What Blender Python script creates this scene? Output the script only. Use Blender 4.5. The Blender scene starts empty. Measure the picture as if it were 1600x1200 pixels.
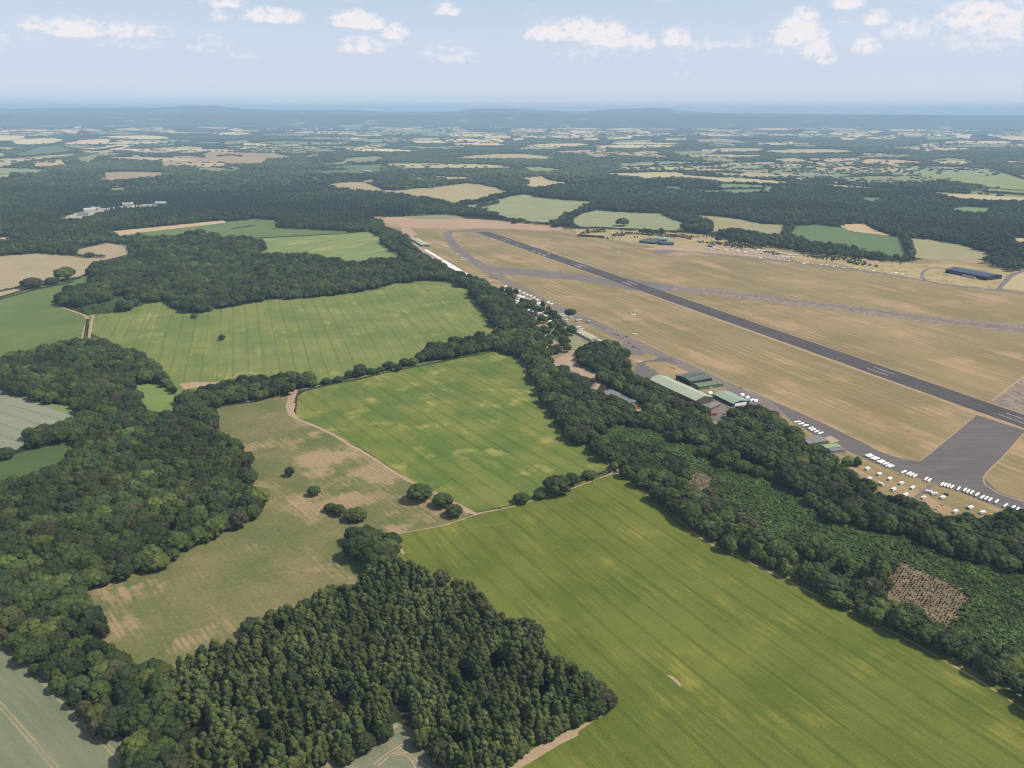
import bpy, math, random
import numpy as np
from mathutils import Vector, Matrix, noise
random.seed(7)
RNG = np.random.default_rng(11)
SC = bpy.context.scene
COL = SC.collection

# ---------------------------------------------------------------- camera
HCAM = 400.0                       # height above the fields, metres
F = 1256.0                         # focal length in pixels of the 1600 px photograph
PITCH = math.atan((600-172.5)/F)
ROLL = math.radians(0.15)
cam_d = bpy.data.cameras.new('camera')
cam_d.sensor_width = 36; cam_d.lens = 36*F/1600
cam_d.clip_start = 1; cam_d.clip_end = 200000
cam = bpy.data.objects.new('camera', cam_d); COL.objects.link(cam)
cam.location = (0, 0, HCAM)
MR = Matrix.Rotation(math.pi/2-PITCH, 3, 'X') @ Matrix.Rotation(ROLL, 3, 'Z')
cam.rotation_euler = MR.to_euler()
SC.camera = cam
NR = np.array(MR)

# ---------------------------------------------------------------- light
SUN_EL = math.radians(52); SUN_AZ = math.radians(96)      # azimuth from +Y clockwise: light comes from the right
sd = Vector((math.sin(SUN_AZ)*math.cos(SUN_EL), math.cos(SUN_AZ)*math.cos(SUN_EL), math.sin(SUN_EL)))
sl = bpy.data.lights.new('sun', 'SUN'); sl.energy = 4.9; sl.angle = math.radians(0.6); sl.color = (1, .92, .79)
so = bpy.data.objects.new('sun', sl); COL.objects.link(so); so.rotation_euler = sd.to_track_quat('Z', 'Y').to_euler()
so.location = (0, 0, 900)

SC.view_settings.view_transform = 'Standard'; SC.view_settings.look = 'None'
SC.view_settings.exposure = 0.16; SC.view_settings.gamma = 1
cy = SC.cycles
cy.use_denoising = True; cy.denoiser = 'OPENIMAGEDENOISE'; cy.denoising_input_passes = 'RGB_ALBEDO_NORMAL'
cy.max_bounces = 4; cy.diffuse_bounces = 2; cy.glossy_bounces = 1; cy.transmission_bounces = 2; cy.volume_bounces = 0
cy.transparent_max_bounces = 6; cy.use_adaptive_sampling = True; cy.adaptive_threshold = 0.02
cy.filter_width = 1.1

def lin(c):
    return tuple(((v/255)/12.92 if v/255 <= .04045 else ((v/255+.055)/1.055)**2.4) for v in c)
KALB = 1.62                        # radiance of a white ground under this sun and sky
def alb(c, k=1.0):
    return tuple(min(.85, v/KALB*k) for v in lin(c)) + (1,)

class NT:
    def __init__(s, tree): s.t = tree; s.n = tree.nodes; s.l = tree.links
    def set(s, sock, v):
        if v is None: return
        if isinstance(v, bpy.types.NodeSocket): s.l.new(v, sock)
        else: sock.default_value = v
    def math(s, op, a, b=None, c=None, clamp=False):
        n = s.n.new('ShaderNodeMath'); n.operation = op; n.use_clamp = clamp
        for i, v in enumerate((a, b, c)): s.set(n.inputs[i], v)
        return n.outputs[0]
    def vm(s, op, a, b=None):
        n = s.n.new('ShaderNodeVectorMath'); n.operation = op
        s.set(n.inputs[0], a); s.set(n.inputs[1], b)
        return n.outputs['Value'] if op in ('DOT_PRODUCT', 'LENGTH', 'DISTANCE') else n.outputs[0]
    def comb(s, x, y, z=0.0):
        n = s.n.new('ShaderNodeCombineXYZ')
        for i, v in enumerate((x, y, z)): s.set(n.inputs[i], v)
        return n.outputs[0]
    def sep(s, v):
        n = s.n.new('ShaderNodeSeparateXYZ'); s.set(n.inputs[0], v); return n.outputs
    def noise(s, vec, scale, detail=3.0, rough=.55, w=None):
        n = s.n.new('ShaderNodeTexNoise'); s.set(n.inputs['Vector'], vec)
        n.inputs['Scale'].default_value = scale; n.inputs['Detail'].default_value = detail; n.inputs['Roughness'].default_value = rough
        return n.outputs['Fac']
    def mr(s, v, a, b, c=0.0, d=1.0, smooth=True):
        n = s.n.new('ShaderNodeMapRange'); n.interpolation_type = 'SMOOTHSTEP' if smooth else 'LINEAR'
        s.set(n.inputs[0], v); n.inputs[1].default_value = a; n.inputs[2].default_value = b
        n.inputs[3].default_value = c; n.inputs[4].default_value = d
        return n.outputs[0]
    def mix(s, f, a, b):
        n = s.n.new('ShaderNodeMix'); n.data_type = 'RGBA'
        s.set(n.inputs[0], f); s.set(n.inputs[6], a); s.set(n.inputs[7], b); return n.outputs[2]
    def mul(s, c, v):
        n = s.n.new('ShaderNodeVectorMath'); n.operation = 'SCALE'; s.set(n.inputs[0], c); s.set(n.inputs['Scale'], v); return n.outputs[0]

# ---------------------------------------------------------------- sky with clouds
w = bpy.data.worlds.new('World'); SC.world = w; w.use_nodes = True
t = NT(w.node_tree); t.n.clear()
sky = t.n.new('ShaderNodeTexSky'); sky.sky_type = 'NISHITA'; sky.sun_disc = False
sky.sun_elevation = SUN_EL; sky.sun_rotation = SUN_AZ; sky.altitude = 400; sky.air_density = 1.0; sky.dust_density = 1.6; sky.ozone_density = 1.2
bg = t.n.new('ShaderNodeBackground'); t.l.new(sky.outputs[0], bg.inputs[0]); bg.inputs[1].default_value = 0.12
co = t.n.new('ShaderNodeTexCoord')
x, y, z = t.sep(co.outputs['Generated'])
az = t.math('MULTIPLY', t.math('ARCTAN2', x, y), 57.2958); el = t.math('MULTIPLY', t.math('ARCSINE', z), 57.2958)
def azel(px, py):
    d = NR @ np.array([(px-800)/F, -(py-600)/F, -1.0]); d /= np.linalg.norm(d)
    return math.degrees(math.atan2(d[0], d[1])), math.degrees(math.asin(d[2]))
AE = t.comb(az, el)
AE2 = t.comb(az, t.math('MULTIPLY', el, 1.7))
n1 = t.noise(AE2, .9, 6, .62); n2 = t.noise(t.comb(az, t.math('MULTIPLY', el, 1.4), 7.0), 1.7, 3, .5)
CL = [(118,46,30,9,1),(56,38,22,7,.7),(200,48,42,8,.7),(170,66,22,6,.4),(222,68,24,7,.4),(58,62,20,6,.3),(345,25,14,6,.5),(428,25,34,8,.9),
      (555,32,28,9,1.1),(580,37,18,8,1),(615,51,17,8,.95),(565,72,30,9,.8),(620,66,16,6,.4),(705,85,38,11,.55),(700,16,18,7,.75),(325,70,30,9,.4),(380,84,26,7,.3),
      (350,3,25,7,.7),(330,58,12,4,.4),(858,52,30,9,1),(905,48,26,11,1.1),(950,58,28,13,1.15),(1000,66,22,9,.8),(915,82,60,12,.35),(1056,62,18,10,.95),(1105,70,28,8,.45),(1160,66,28,8,.4),
      (1252,42,20,14,1.15),(1235,55,22,12,.9),(1275,72,18,14,.9),(1290,90,14,8,.7),(1220,80,26,12,.35),(1355,71,16,10,.75),(1368,29,16,7,.8),(1320,32,8,4,.4),(1325,4,18,7,1),(1425,46,34,11,.6),
      (1530,22,40,13,.9),(1560,30,50,16,.75),(1545,55,60,16,.5),(1610,40,40,18,.7),(1065,118,12,6,.35),(1065,92,14,7,.3),(30,110,60,10,.15),
      (-60,60,40,12,.8),(-150,30,50,16,.9),(1700,60,50,14,.8),(1790,30,60,18,.9),(700,-60,80,20,.9),(1100,-50,70,16,.8),(300,-70,90,20,.8)]
acc = None
for (px, py, rx, ry, s_) in CL:
    a0, e0 = azel(px, py); k = 57.3/F
    dy = t.math('SUBTRACT', el, e0-ry*k*.35); v = t.comb(t.math('MULTIPLY', t.math('SUBTRACT', az, a0), 1/(rx*k*1.6)), t.math('MULTIPLY', t.math('MAXIMUM', dy, t.math('MULTIPLY', dy, -2.2)), 1/(ry*k*2.5)))
    d = t.vm('DOT_PRODUCT', v, v)
    g = t.math('MULTIPLY', t.math('MAXIMUM', t.math('SUBTRACT', 1.0, d), 0.0), s_)
    acc = g if acc is None else t.math('MAXIMUM', acc, g)
far_cl = t.mr(n1, .55, .72); up = t.mr(el, 10, 17)
body = t.math('ADD', t.math('MULTIPLY', acc, 1.7), t.math('MULTIPLY', t.math('SUBTRACT', n2, .60), 1.5))
body = t.math('MULTIPLY', body, t.mr(acc, 0.0, .25))
cm = t.math('MAXIMUM', t.mr(body, .0, 1.35), t.math('MULTIPLY', t.math('MULTIPLY', far_cl, up), .8))
# thin high veil
veil = t.mr(t.noise(t.comb(t.math('MULTIPLY', az, .3), t.math('MULTIPLY', el, 1.3), 3.0), .6, 6, .6), .36, .66)
veil = t.math('MULTIPLY', veil, t.mr(el, 1.0, 4.5))
cb = t.n.new('ShaderNodeBackground'); cb.inputs[1].default_value = 1.0
shade = t.mr(t.math('ADD', n2, t.math('MULTIPLY', acc, .25)), .42, .72)
t.set(cb.inputs[0], t.mix(shade, (.62, .66, .77, 1), (.88, .82, .82, 1)))
vb = t.n.new('ShaderNodeBackground'); t.set(vb.inputs[0], t.mix(t.mr(el, .1, 3.0), (.78, .81, .89, 1), (.61, .675, .83, 1))); vb.inputs[1].default_value = 1.0
m1 = t.n.new('ShaderNodeMixShader'); t.set(m1.inputs[0], t.math('MAXIMUM', t.math('MULTIPLY', veil, .75), t.math('MULTIPLY', t.mr(el, 2.0, 12.0, 1, 0), .82))); t.l.new(bg.outputs[0], m1.inputs[1]); t.l.new(vb.outputs[0], m1.inputs[2])
m2 = t.n.new('ShaderNodeMixShader'); t.set(m2.inputs[0], t.math('MULTIPLY', cm, .88)); t.l.new(m1.outputs[0], m2.inputs[1]); t.l.new(cb.outputs[0], m2.inputs[2])
wo = t.n.new('ShaderNodeOutputWorld'); t.l.new(m2.outputs[0], wo.inputs[0])

# ---------------------------------------------------------------- where a pixel of the photograph meets the ground
def G(px, py, h=0.0):
    d = NR @ np.array([(px-800)/F, -(py-600)/F, -1.0])
    k = (h-HCAM)/d[2]
    return (d[0]*k, d[1]*k)
def GP(pts): return [G(*p) for p in pts]
def proj(X, Y, Z):
    P = np.stack([X, Y, np.asarray(Z)-HCAM+0*X], -1) @ NR       # camera space
    return 800+F*P[..., 0]/-P[..., 2], 600-F*P[..., 1]/-P[..., 2]
def yaw_px(a, b):
    p, q = G(*a), G(*b); return math.atan2(q[1]-p[1], q[0]-p[0])
def zr(ox, oy, s, pts): return [(ox+a*s, oy+b*s) for a, b in pts]

# ---------------------------------------------------------------- masks over the map, kept in the photograph's raster
MX, MY, MW, MH = -400, 140, 2400, 1360
def raster(polys, m=None):
    if m is None: m = np.zeros((MH, MW), bool)
    for P in polys:
        P = np.array(P, float); x0, y0 = P[:, 0]-MX, P[:, 1]-MY
        x1, y1 = np.roll(x0, -1), np.roll(y0, -1)
        for r in range(max(0, int(y0.min())), min(MH-1, int(y0.max())+1)+1):
            yc = r+.5; c = ((y0 <= yc) & (y1 > yc)) | ((y1 <= yc) & (y0 > yc))
            if not c.any(): continue
            xs = np.sort(x0[c]+(yc-y0[c])*(x1[c]-x0[c])/(y1[c]-y0[c]))
            for a, b in zip(xs[::2], xs[1::2]):
                m[r, max(0, int(round(a))):max(0, int(round(b)))] = True
    return m
def look(m, px, py):
    i = np.floor(py-MY).astype(int); j = np.floor(px-MX).astype(int)
    ok = (i >= 0) & (i < MH) & (j >= 0) & (j < MW)
    return ok & m[np.clip(i, 0, MH-1), np.clip(j, 0, MW-1)]

# ---------------------------------------------------------------- mesh helpers
class MB:
    def __init__(s): s.v = []; s.f = []
    def add(s, v, f):
        o = len(s.v); s.v += [tuple(p) for p in v]; s.f += [tuple(i+o for i in q) for q in f]; return s
    def box(s, x0, y0, z0, x1, y1, z1, bev=0.0, taper=0.0):
        t_ = taper
        v = [(x0, y0, z0), (x1, y0, z0), (x1, y1, z0), (x0, y1, z0), (x0+t_, y0+t_, z1), (x1-t_, y0+t_, z1), (x1-t_, y1-t_, z1), (x0+t_, y1-t_, z1)]
        return s.add(v, [(0, 3, 2, 1), (4, 5, 6, 7), (0, 1, 5, 4), (1, 2, 6, 5), (2, 3, 7, 6), (3, 0, 4, 7)])
    def prism(s, prof, y0, y1):            # profile (x,z) swept along y
        n = len(prof); v = [(a, y0, b) for a, b in prof]+[(a, y1, b) for a, b in prof]
        return s.add(v, [tuple(range(n))[::-1], tuple(range(n, 2*n))]+[(i, (i+1) % n, n+(i+1) % n, n+i)[::-1] for i in range(n)][:n])
    def prismx(s, prof, x0, x1):           # profile (y,z) swept along x
        n = len(prof); v = [(x0, a, b) for a, b in prof]+[(x1, a, b) for a, b in prof]
        return s.add(v, [tuple(range(n)), tuple(range(n, 2*n))[::-1]]+[(i, n+i, n+(i+1) % n, (i+1) % n) for i in range(n)])
    def loft(s, rings):                    # rings of equal length, closed ends
        n = len(rings[0]); o = []
        for r in rings: o += list(r)
        f = [tuple(range(n))[::-1], tuple((len(rings)-1)*n+i for i in range(n))]
        for k in range(len(rings)-1):
            for i in range(n): f.append((k*n+i, k*n+(i+1) % n, (k+1)*n+(i+1) % n, (k+1)*n+i))
        return s.add(o, f)
    def tube_x(s, secs, n=8):              # secs: (x, cy, cz, ry, rz)
        return s.loft([[(x, cy_+ry*math.cos(2*math.pi*i/n), cz+rz*math.sin(2*math.pi*i/n)) for i in range(n)] for x, cy_, cz, ry, rz in secs])
    def tube_z(s, secs, n=8):              # secs: (z, cx, cy, r)
        return s.loft([[(cx+r*math.cos(2*math.pi*i/n), cy_+r*math.sin(2*math.pi*i/n), z) for i in range(n)] for z, cx, cy_, r in secs])
    def wheel(s, x, y, z, r, w_, n=10):    # axle along y
        return s.loft([[(x+r*math.cos(2*math.pi*i/n), yy, z+r*math.sin(2*math.pi*i/n)) for i in range(n)] for yy in (y-w_/2, y+w_/2)])
    def mesh(s, name, mat, smooth=False):
        m = bpy.data.meshes.new(name); m.from_pydata(s.v, [], s.f); m.materials.append(mat)
        if smooth: m.shade_smooth()
        m.update(); return m
def obj(name, me, parent=None, loc=None, rz=0):
    o = bpy.data.objects.new(name, me); COL.objects.link(o)
    if parent: o.parent = parent
    if loc is not None: o.location = loc
    if rz: o.rotation_euler.z = rz
    return o
def tag(o, label=None, cat=None, group=None, kind=None):
    if label: o['label'] = label
    if cat: o['category'] = cat
    if group: o['group'] = group
    if kind: o['kind'] = kind
    return o
def empty(name, loc=(0, 0, 0), rz=0):
    o = bpy.data.objects.new(name, None); COL.objects.link(o); o.location = loc; o.rotation_euler.z = rz; o.empty_display_size = 1; return o
def copy_tree(o, parent=None):
    c = o.copy(); COL.objects.link(c)
    if parent is not None: c.parent = parent
    for ch in KIDS.get(o.name, []): 
        cc = copy_tree(bpy.data.objects[ch], c); KIDS.setdefault(c.name, []).append(cc.name)
    return c
KIDS = {}
def part(name, mb, mat, parent, smooth=False):
    o = obj(name, mb.mesh(name, mat, smooth) if isinstance(mb, MB) else mb, parent); KIDS.setdefault(parent.name, []).append(o.name); return o
USED = set()
def place(proto, loc, rz, label, cat, group=None):
    if proto.name in USED: o = copy_tree(proto)
    else: o = proto; USED.add(proto.name)
    o.location = loc; o.rotation_euler = (0, 0, rz); tag(o, label, cat, group); return o

# ---------------------------------------------------------------- materials
def mat_base(name, rough=.9, spec=.15):
    m = bpy.data.materials.new(name); m.use_nodes = True; t = NT(m.node_tree); b = t.n['Principled BSDF']
    b.inputs['Roughness'].default_value = rough; b.inputs['Specular IOR Level'].default_value = spec
    return m, t, b
def paint(name, c, rough=.5, spec=.4, dirt=.12, scale=.6, metal=0, k=1.0):
    m, t, b = mat_base(name, rough, spec); o = t.n.new('ShaderNodeTexCoord').outputs['Object']
    f = t.mr(t.noise(o, scale, 5, .65), .3, .75)
    a = alb(c, k); t.set(b.inputs['Base Color'], t.mix(f, a, tuple(v*(1-dirt*2.2) for v in a[:3])+(1,)))
    b.inputs['Metallic'].default_value = metal
    return m
def field_mat(name, c1, c2, c3=None, dirpx=None, tram=24.0, tramc=None, tramw=.45, gauge=1.0, tstr=.7, blotch=.012, c3amt=(.56, .72), streak=.5, streakscale=.25, fine=.16, mow=0, mowc=None, finescale=.35, warp=6.0, yaw=None, dry=None):
    m, t, b = mat_base(name, .95, .05); pos = t.n.new('ShaderNodeNewGeometry').outputs['Position']
    yaw = (yaw_px(*dirpx) if dirpx else (yaw or 0)); ca, sa = math.cos(yaw), math.sin(yaw)
    al = t.vm('DOT_PRODUCT', pos, (ca, sa, 0)); ac = t.vm('DOT_PRODUCT', pos, (-sa, ca, 0))
    seed = (hash(name) if False else sum(ord(c)*(i+3) for i, c in enumerate(name))) % 97
    posS = t.vm('ADD', pos, (seed*131.0, seed*57.0, 0))
    big = t.noise(posS, blotch, 5, .6)
    st = t.noise(t.comb(t.math('MULTIPLY', al, streakscale*.06), t.math('MULTIPLY', ac, streakscale), float(seed)), 1.0, 4, .6)
    f = t.math('ADD', t.math('MULTIPLY', big, 1-streak), t.math('MULTIPLY', st, streak))
    A, B = alb(c1), alb(c2)
    c = t.mix(t.mr(f, .38, .62), A, B)
    if c3:
        g = t.noise(t.vm('ADD', posS, (900, 40, 0)), blotch*1.6, 6, .62)
        g = t.math('ADD', t.math('MULTIPLY', g, 1-streak), t.math('MULTIPLY', st, streak))
        if dry:
            for (dx_, dy_, dr_, da_) in dry:
                wx_, wy_ = G(dx_, dy_); g = t.math('ADD', g, t.mr(t.vm('DISTANCE', pos, (wx_, wy_, 0)), dr_*.25, dr_, da_, 0))
        c = t.mix(t.mr(g, *c3amt), c, alb(c3))
    if mow:
        s = t.math('SINE', t.math('MULTIPLY', t.math('ADD', ac, t.math('MULTIPLY', t.noise(pos, .004, 2), warp)), 2*math.pi/mow))
        mm = t.math('MULTIPLY', t.mr(s, -.7, 1.0), t.mr(t.noise(posS, .007, 4), .38, .64, .0, .75))
        c = t.mix(mm, c, alb(mowc))
    if tramc:
        u = t.math('ADD', ac, t.math('MULTIPLY', t.math('SUBTRACT', t.noise(pos, .003, 1), .5), 8.0))
        u = t.math('ABSOLUTE', t.math('SUBTRACT', t.math('MULTIPLY', t.math('FRACT', t.math('DIVIDE', u, tram)), tram), tram/2))
        u = t.math('ABSOLUTE', t.math('SUBTRACT', u, gauge))
        k = t.mr(u, tramw*.5, tramw*1.6, 1, 0)
        k = t.math('MULTIPLY', k, t.mr(t.noise(pos, .03, 3), .25, .6, tstr*.35, tstr))
        c = t.mix(k, c, alb(tramc))
    fn = t.noise(pos, finescale, 5, .75)
    c = t.mul(c, t.mr(fn, .2, .8, 1-fine, 1+fine, False))
    t.set(b.inputs['Base Color'], c)
    return m
def leaf_mat(name, cols, tip=1.25, sc=.55, stands=0):
    m, t, b = mat_base(name, .75, .12)
    oi = t.n.new('ShaderNodeObjectInfo'); r = t.n.new('ShaderNodeValToRGB'); e = r.color_ramp.elements
    while len(e) < len(cols): e.new(.5)
    for i, c in enumerate(cols): e[i].position = i/(len(cols)-1)*.96; e[i].color = alb(c)
    t.l.new(oi.outputs['Random'], r.inputs[0])
    stand = 1.0
    if stands:
        p_ = t.n.new('ShaderNodeNewGeometry').outputs['Position']; stand = t.math('MULTIPLY', t.mr(t.noise(p_, stands, 3, .6), .36, .64, .70, 1.28), t.mr(t.noise(p_, stands*5, 2, .6), .35, .65, .86, 1.16))
    o = t.n.new('ShaderNodeTexCoord').outputs['Object']
    n = t.mr(t.noise(o, sc, 4, .7), .3, .7, .68, tip, False)
    t.set(b.inputs['Base Color'], t.mul(r.outputs[0], t.math('MULTIPLY', n, stand) if stands else n))
    return m
HAZE_D = 5.1e-5
# ================================================================ THE MAP, traced on the ground plane
RUN = yaw_px((1600, 660), (754, 363))           # runway heading, away from the camera
U = np.array([math.cos(RUN), math.sin(RUN)]); V = np.array([U[1], -U[0]])   # V points right of U
# ---- woods
W_left = [(-400,730),(-150,770),(0,748),(55,742),(88,722),(118,700),(115,690),(40,704),(42,670),(75,664),(110,655),(130,655),(112,640),(112,630),(145,620),(180,610),(205,604),(213,628),(228,642),(262,637),(276,642),
 (282,652),(310,655),(320,672),(335,672),(345,680),(380,690),(386,705),(388,740),(400,765),(411,790),(405,806),(370,830),(300,865),(245,892),(200,910),(160,920),(122,928),(120,935),(135,945),(162,965),
 (167,975),(160,990),(180,1010),(205,1035),(245,1038),(253,1055),(272,1060),(260,1110),(300,1180),(300,1400),(330,1500),(225,1500),(208,1205),(180,1175),(140,1135),(100,1095),(45,1050),(30,1030),(0,1005),(-120,900),(-400,760)]
W_plant = [(262,1110),(268,1062),(275,1040),(310,1020),(330,1008),(365,1005),(390,980),(430,960),(480,945),(505,925),(545,918),(570,905),(575,890),(625,875),(680,905),(720,910),(745,920),(760,950),(800,975),(835,975),
 (845,990),(847,1015),(870,1030),(920,1068),(950,1085),(957,1100),(940,1115),(925,1130),(900,1140),(870,1150),(840,1165),(800,1190),(770,1230),(720,1320),(705,1200),(690,1178),(650,1148),(620,1135),(560,1165),(505,1200),(440,1300),(330,1500),(300,1400),(300,1180)]
W_clump = [(540,845),(548,826),(580,822),(608,835),(618,862),(612,880),(590,886),(560,872),(543,862)]
W_nw = [(-400,560),(-200,560),(0,555),(40,545),(85,535),(100,531),(150,531),(205,545),(240,565),(262,585),(270,600),(280,612),(275,618),(255,600),(210,600),(180,612),(130,625),(100,632),(60,632),(20,615),(0,608),(-200,560),(-400,590)]
W_belt = [(278,640),(280,615),(330,600),(345,593),(370,590),(400,588),(425,586),(455,583),(490,583),(497,597),(490,605),(460,608),(450,618),(400,626),(350,632),(330,640),(335,672),(312,672),(300,655)]
W_hedge = [(640,568),(655,552),(670,540),(680,533),(720,527),(770,518),(778,538),(768,548),(700,561),(650,569)]
W_north = [(88,463),(92,455),(130,445),(150,436),(138,428),(140,415),(160,411),(190,408),(195,402),(205,400),(205,388),(215,370),(225,362),(245,364),(290,367),(330,372),(390,372),(412,378),(412,392),(400,398),(362,404),(400,402),(430,398),(470,398),(500,402),
 (545,410),(555,412),(600,405),(650,405),(655,410),(690,418),(735,432),(730,445),(715,442),(705,440),(670,437),(600,447),(560,456),(480,467),(430,468),(400,472),(345,482),(315,488),(290,490),(275,482),(262,470),(225,474),(195,487),(170,486),(190,470),(215,470),(235,468),(190,462),(150,478),(120,480),(95,477)]
W_main = [(520,335),(560,333),(600,345),(625,352),(635,368),(640,382),(660,397),(690,415),(712,430),(725,436),(740,432),(752,436),(762,447),(778,452),(800,470),(825,492),(835,500),(836,512),(850,522),(852,535),(848,545),(862,562),(862,569),(870,572),(887,570),(888,580),(899,582),(908,588),(916,590),(918,605),(927,610),(943,615),(956,617),(972,624),(984,633),(995,645),(1015,645),
 (1003,632),(987,623),(974,616),(961,611),(953,603),(939,596),(940,588),(928,581),(912,573),(901,562),(902,547),(916,538),(931,534),(952,533),(969,540),(976,545),(980,552),(980,560),(982,582),(996,584),(1009,588),(1014,593),(1029,603),(1044,609),(1063,623),(1072,623),(1095,629),(1104,641),(1108,657),(1119,659),(1141,648),(1143,638),(1156,632),(1170,635),(1182,633),(1200,640),
 (1225,652),(1245,662),(1260,667),(1250,685),(1260,692),(1275,695),(1297,708),(1312,722),(1317,722),(1320,734),(1337,736),(1350,742),(1362,755),(1380,765),(1400,774),(1422,780),(1435,785),(1445,797),(1470,799),(1477,804),(1500,801),(1522,800),(1527,810),(1542,810),(1562,800),(1585,792),(1600,797),(1750,850),(1950,920),
 (1950,1250),(1750,1190),(1600,1108),(1530,1062),(1480,1033),(1400,987),(1290,938),(1230,903),(1190,886),(1160,873),(1100,843),(1050,802),(1010,768),(985,747),(962,742),(945,722),(920,702),(885,682),(870,657),(850,627),(830,592),(815,562),(800,556),(770,549),(775,515),(765,500),(750,480),(735,452),(715,446),(640,410),(605,386),(590,372),(560,362),(500,352)]
W_far = [(-400,207),(2000,207),(2000,470),(1750,440),(1600,420),(1580,425),(1545,415),(1520,407),(1500,402),(1470,400),(1440,408),(1400,411),(1330,403),(1270,399),(1250,394),(1220,389),(1200,386),(1190,389),(1165,384),(1140,380),(1130,372),(1115,365),(1095,366),(1068,362),(1062,361),(1020,368),(1005,366),(1000,358),(895,353),(870,355),(860,347),(800,345),(770,340),(695,335),(630,338),(575,340),
 (600,352),(590,372),(562,364),(520,361),(480,358),(434,359),(425,350),(400,345),(350,345),(180,360),(215,370),(205,385),(165,382),(130,385),(122,390),(122,402),(60,402),(0,410),(-400,425)]
# ---- openings in the right-hand wood
S_scrub = [(935,668),(960,664),(990,668),(1015,672),(1050,690),(1140,705),(1200,738),(1240,768),(1290,812),(1350,832),(1410,838),(1440,850),(1480,870),(1560,890),(1620,900),(1800,960),(1800,1060),(1640,1010),(1600,1003),(1580,1022),(1560,1017),(1530,997),(1492,1002),(1482,984),(1500,957),
 (1520,935),(1480,910),(1440,892),(1405,876),(1375,866),(1352,885),(1345,898),(1320,905),(1290,893),(1262,880),(1235,862),(1205,850),(1190,825),(1150,790),(1120,772),(1105,757),(1060,747),(1080,728),(1060,715),(1030,700),(990,690),(950,690)]
S_nur = [(1405,876),(1390,890),(1388,920),(1402,938),(1422,945),(1445,962),(1470,977),(1482,984),(1500,957),(1520,935),(1480,910),(1440,892)]
S_nur2 = [(1063,743),(1098,735),(1113,745),(1110,757),(1090,762),(1073,752)]
S_tri = [(128,480),(165,462),(190,460),(215,468),(235,468),(262,470),(225,475),(190,487),(150,491),(136,492)]
MASKW = raster([W_left]); 
for P in (W_clump, W_nw, W_belt, W_hedge, W_north, W_main): raster([P], MASKW)
MASKP = raster([W_plant]); MASKF = raster([W_far]); MASKS = raster([S_scrub]); MASKN = raster([S_nur, S_nur2])
MASKW &= ~MASKS; MASKW &= ~MASKN

# ---- fields.  (polygon, style key, label)
FIELDS = []
def fld(style, pts, ox=0, oy=0, s=1.0, z=.04): FIELDS.append((style, zr(ox, oy, s, pts), z))
fld('big_green', [(612,836),(700,820),(740,806),(800,790),(850,780),(955,740),(990,742),(1060,795),(1170,865),(1300,928),(1480,1020),(1620,1100),(1950,1290),(1950,1700),(700,1700),(700,1180),(780,1120),(900,1060),(890,1075),(800,1010),(740,970),(690,930),(640,900),(600,862)])
fld('mid_green', [(465,620),(475,612),(500,604),(600,580),(700,559),(770,546),(825,556),(860,620),(890,668),(910,688),(940,708),(955,733),(938,745),(830,783),(740,801),(724,800),(688,775),(637,748),(577,708),(518,678),(485,661),(462,650)])
fld('meadow', [(325,640),(400,624),(458,612),(458,646),(470,656),(520,679),(575,711),(610,734),(640,752),(690,775),(712,787),(740,802),(700,819),(612,836),(625,900),(560,940),(400,1000),(330,1030),(275,1080),(240,1060),(140,990),(110,915),(200,890),(300,840),(390,790),(395,765),(370,690),(325,670)])
fld('north_green', [(138,492),(170,484),(230,460),(262,450),(300,470),(400,455),(540,445),(600,440),(670,430),(725,432),(755,475),(785,515),(790,530),(740,548),(640,571),(560,587),(500,600),(450,606),(400,606),(280,615),(230,560),(140,520)])
fld('left_green', [(-400,520),(0,466),(50,450),(110,436),(150,422),(200,412),(200,440),(100,480),(134,492),(136,535),(40,560),(-100,575),(-400,580)])
fld('tan_left', [(-400,440),(0,400),(60,396),(118,400),(122,390),(165,380),(212,384),(210,395),(165,406),(150,420),(140,430),(100,435),(50,448),(0,463),(-400,500)])
fld('green_a', [(185,366),(352,347),(400,342),(435,345),(430,356),(540,361),(548,364),(400,373),(360,378),(300,380),(240,376)])
fld('wheat_p', [(170,362),(350,344),(353,348),(215,364),(190,369)])
fld('green_b', [(400,373),(545,364.5),(575,362),(600,375),(650,405),(670,415),(555,418),(430,405),(362,408),(380,385)])
fld('pale_left', [(-400,590),(0,600),(20,608),(60,625),(130,645),(140,665),(60,685),(20,705),(0,718),(-400,760)])
fld('dark_green', [(-400,775),(0,718),(20,708),(115,690),(135,700),(60,752),(-60,775),(-400,800)])
fld('small_bright', [(200,600),(262,592),(282,612),(286,648),(215,640)])
fld('small_bright', [(75,634),(130,625),(178,611),(205,614),(190,622),(130,642),(90,642)])
fld('grey_field', [(-400,730),(-200,850),(0,985),(60,1040),(110,1080),(200,1160),(260,1300),(260,1700),(-700,1700),(-700,800)])
fld('grey_field', [(400,1240),(505,1190),(560,1160),(620,1128),(660,1145),(720,1190),(760,1300),(760,1700),(330,1700)])
fld('nursery', [(1400,866),(1380,880),(1378,925),(1400,950),(1482,995),(1510,960),(1535,935),(1480,905),(1440,888)], z=.12)
fld('nursery', [(1055,743),(1098,733),(1120,745),(1115,762),(1090,768),(1065,755)], z=.12)
fld('woodland_green', S_scrub, z=.08)
fld('scrub_green', S_tri, z=.08)
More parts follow.
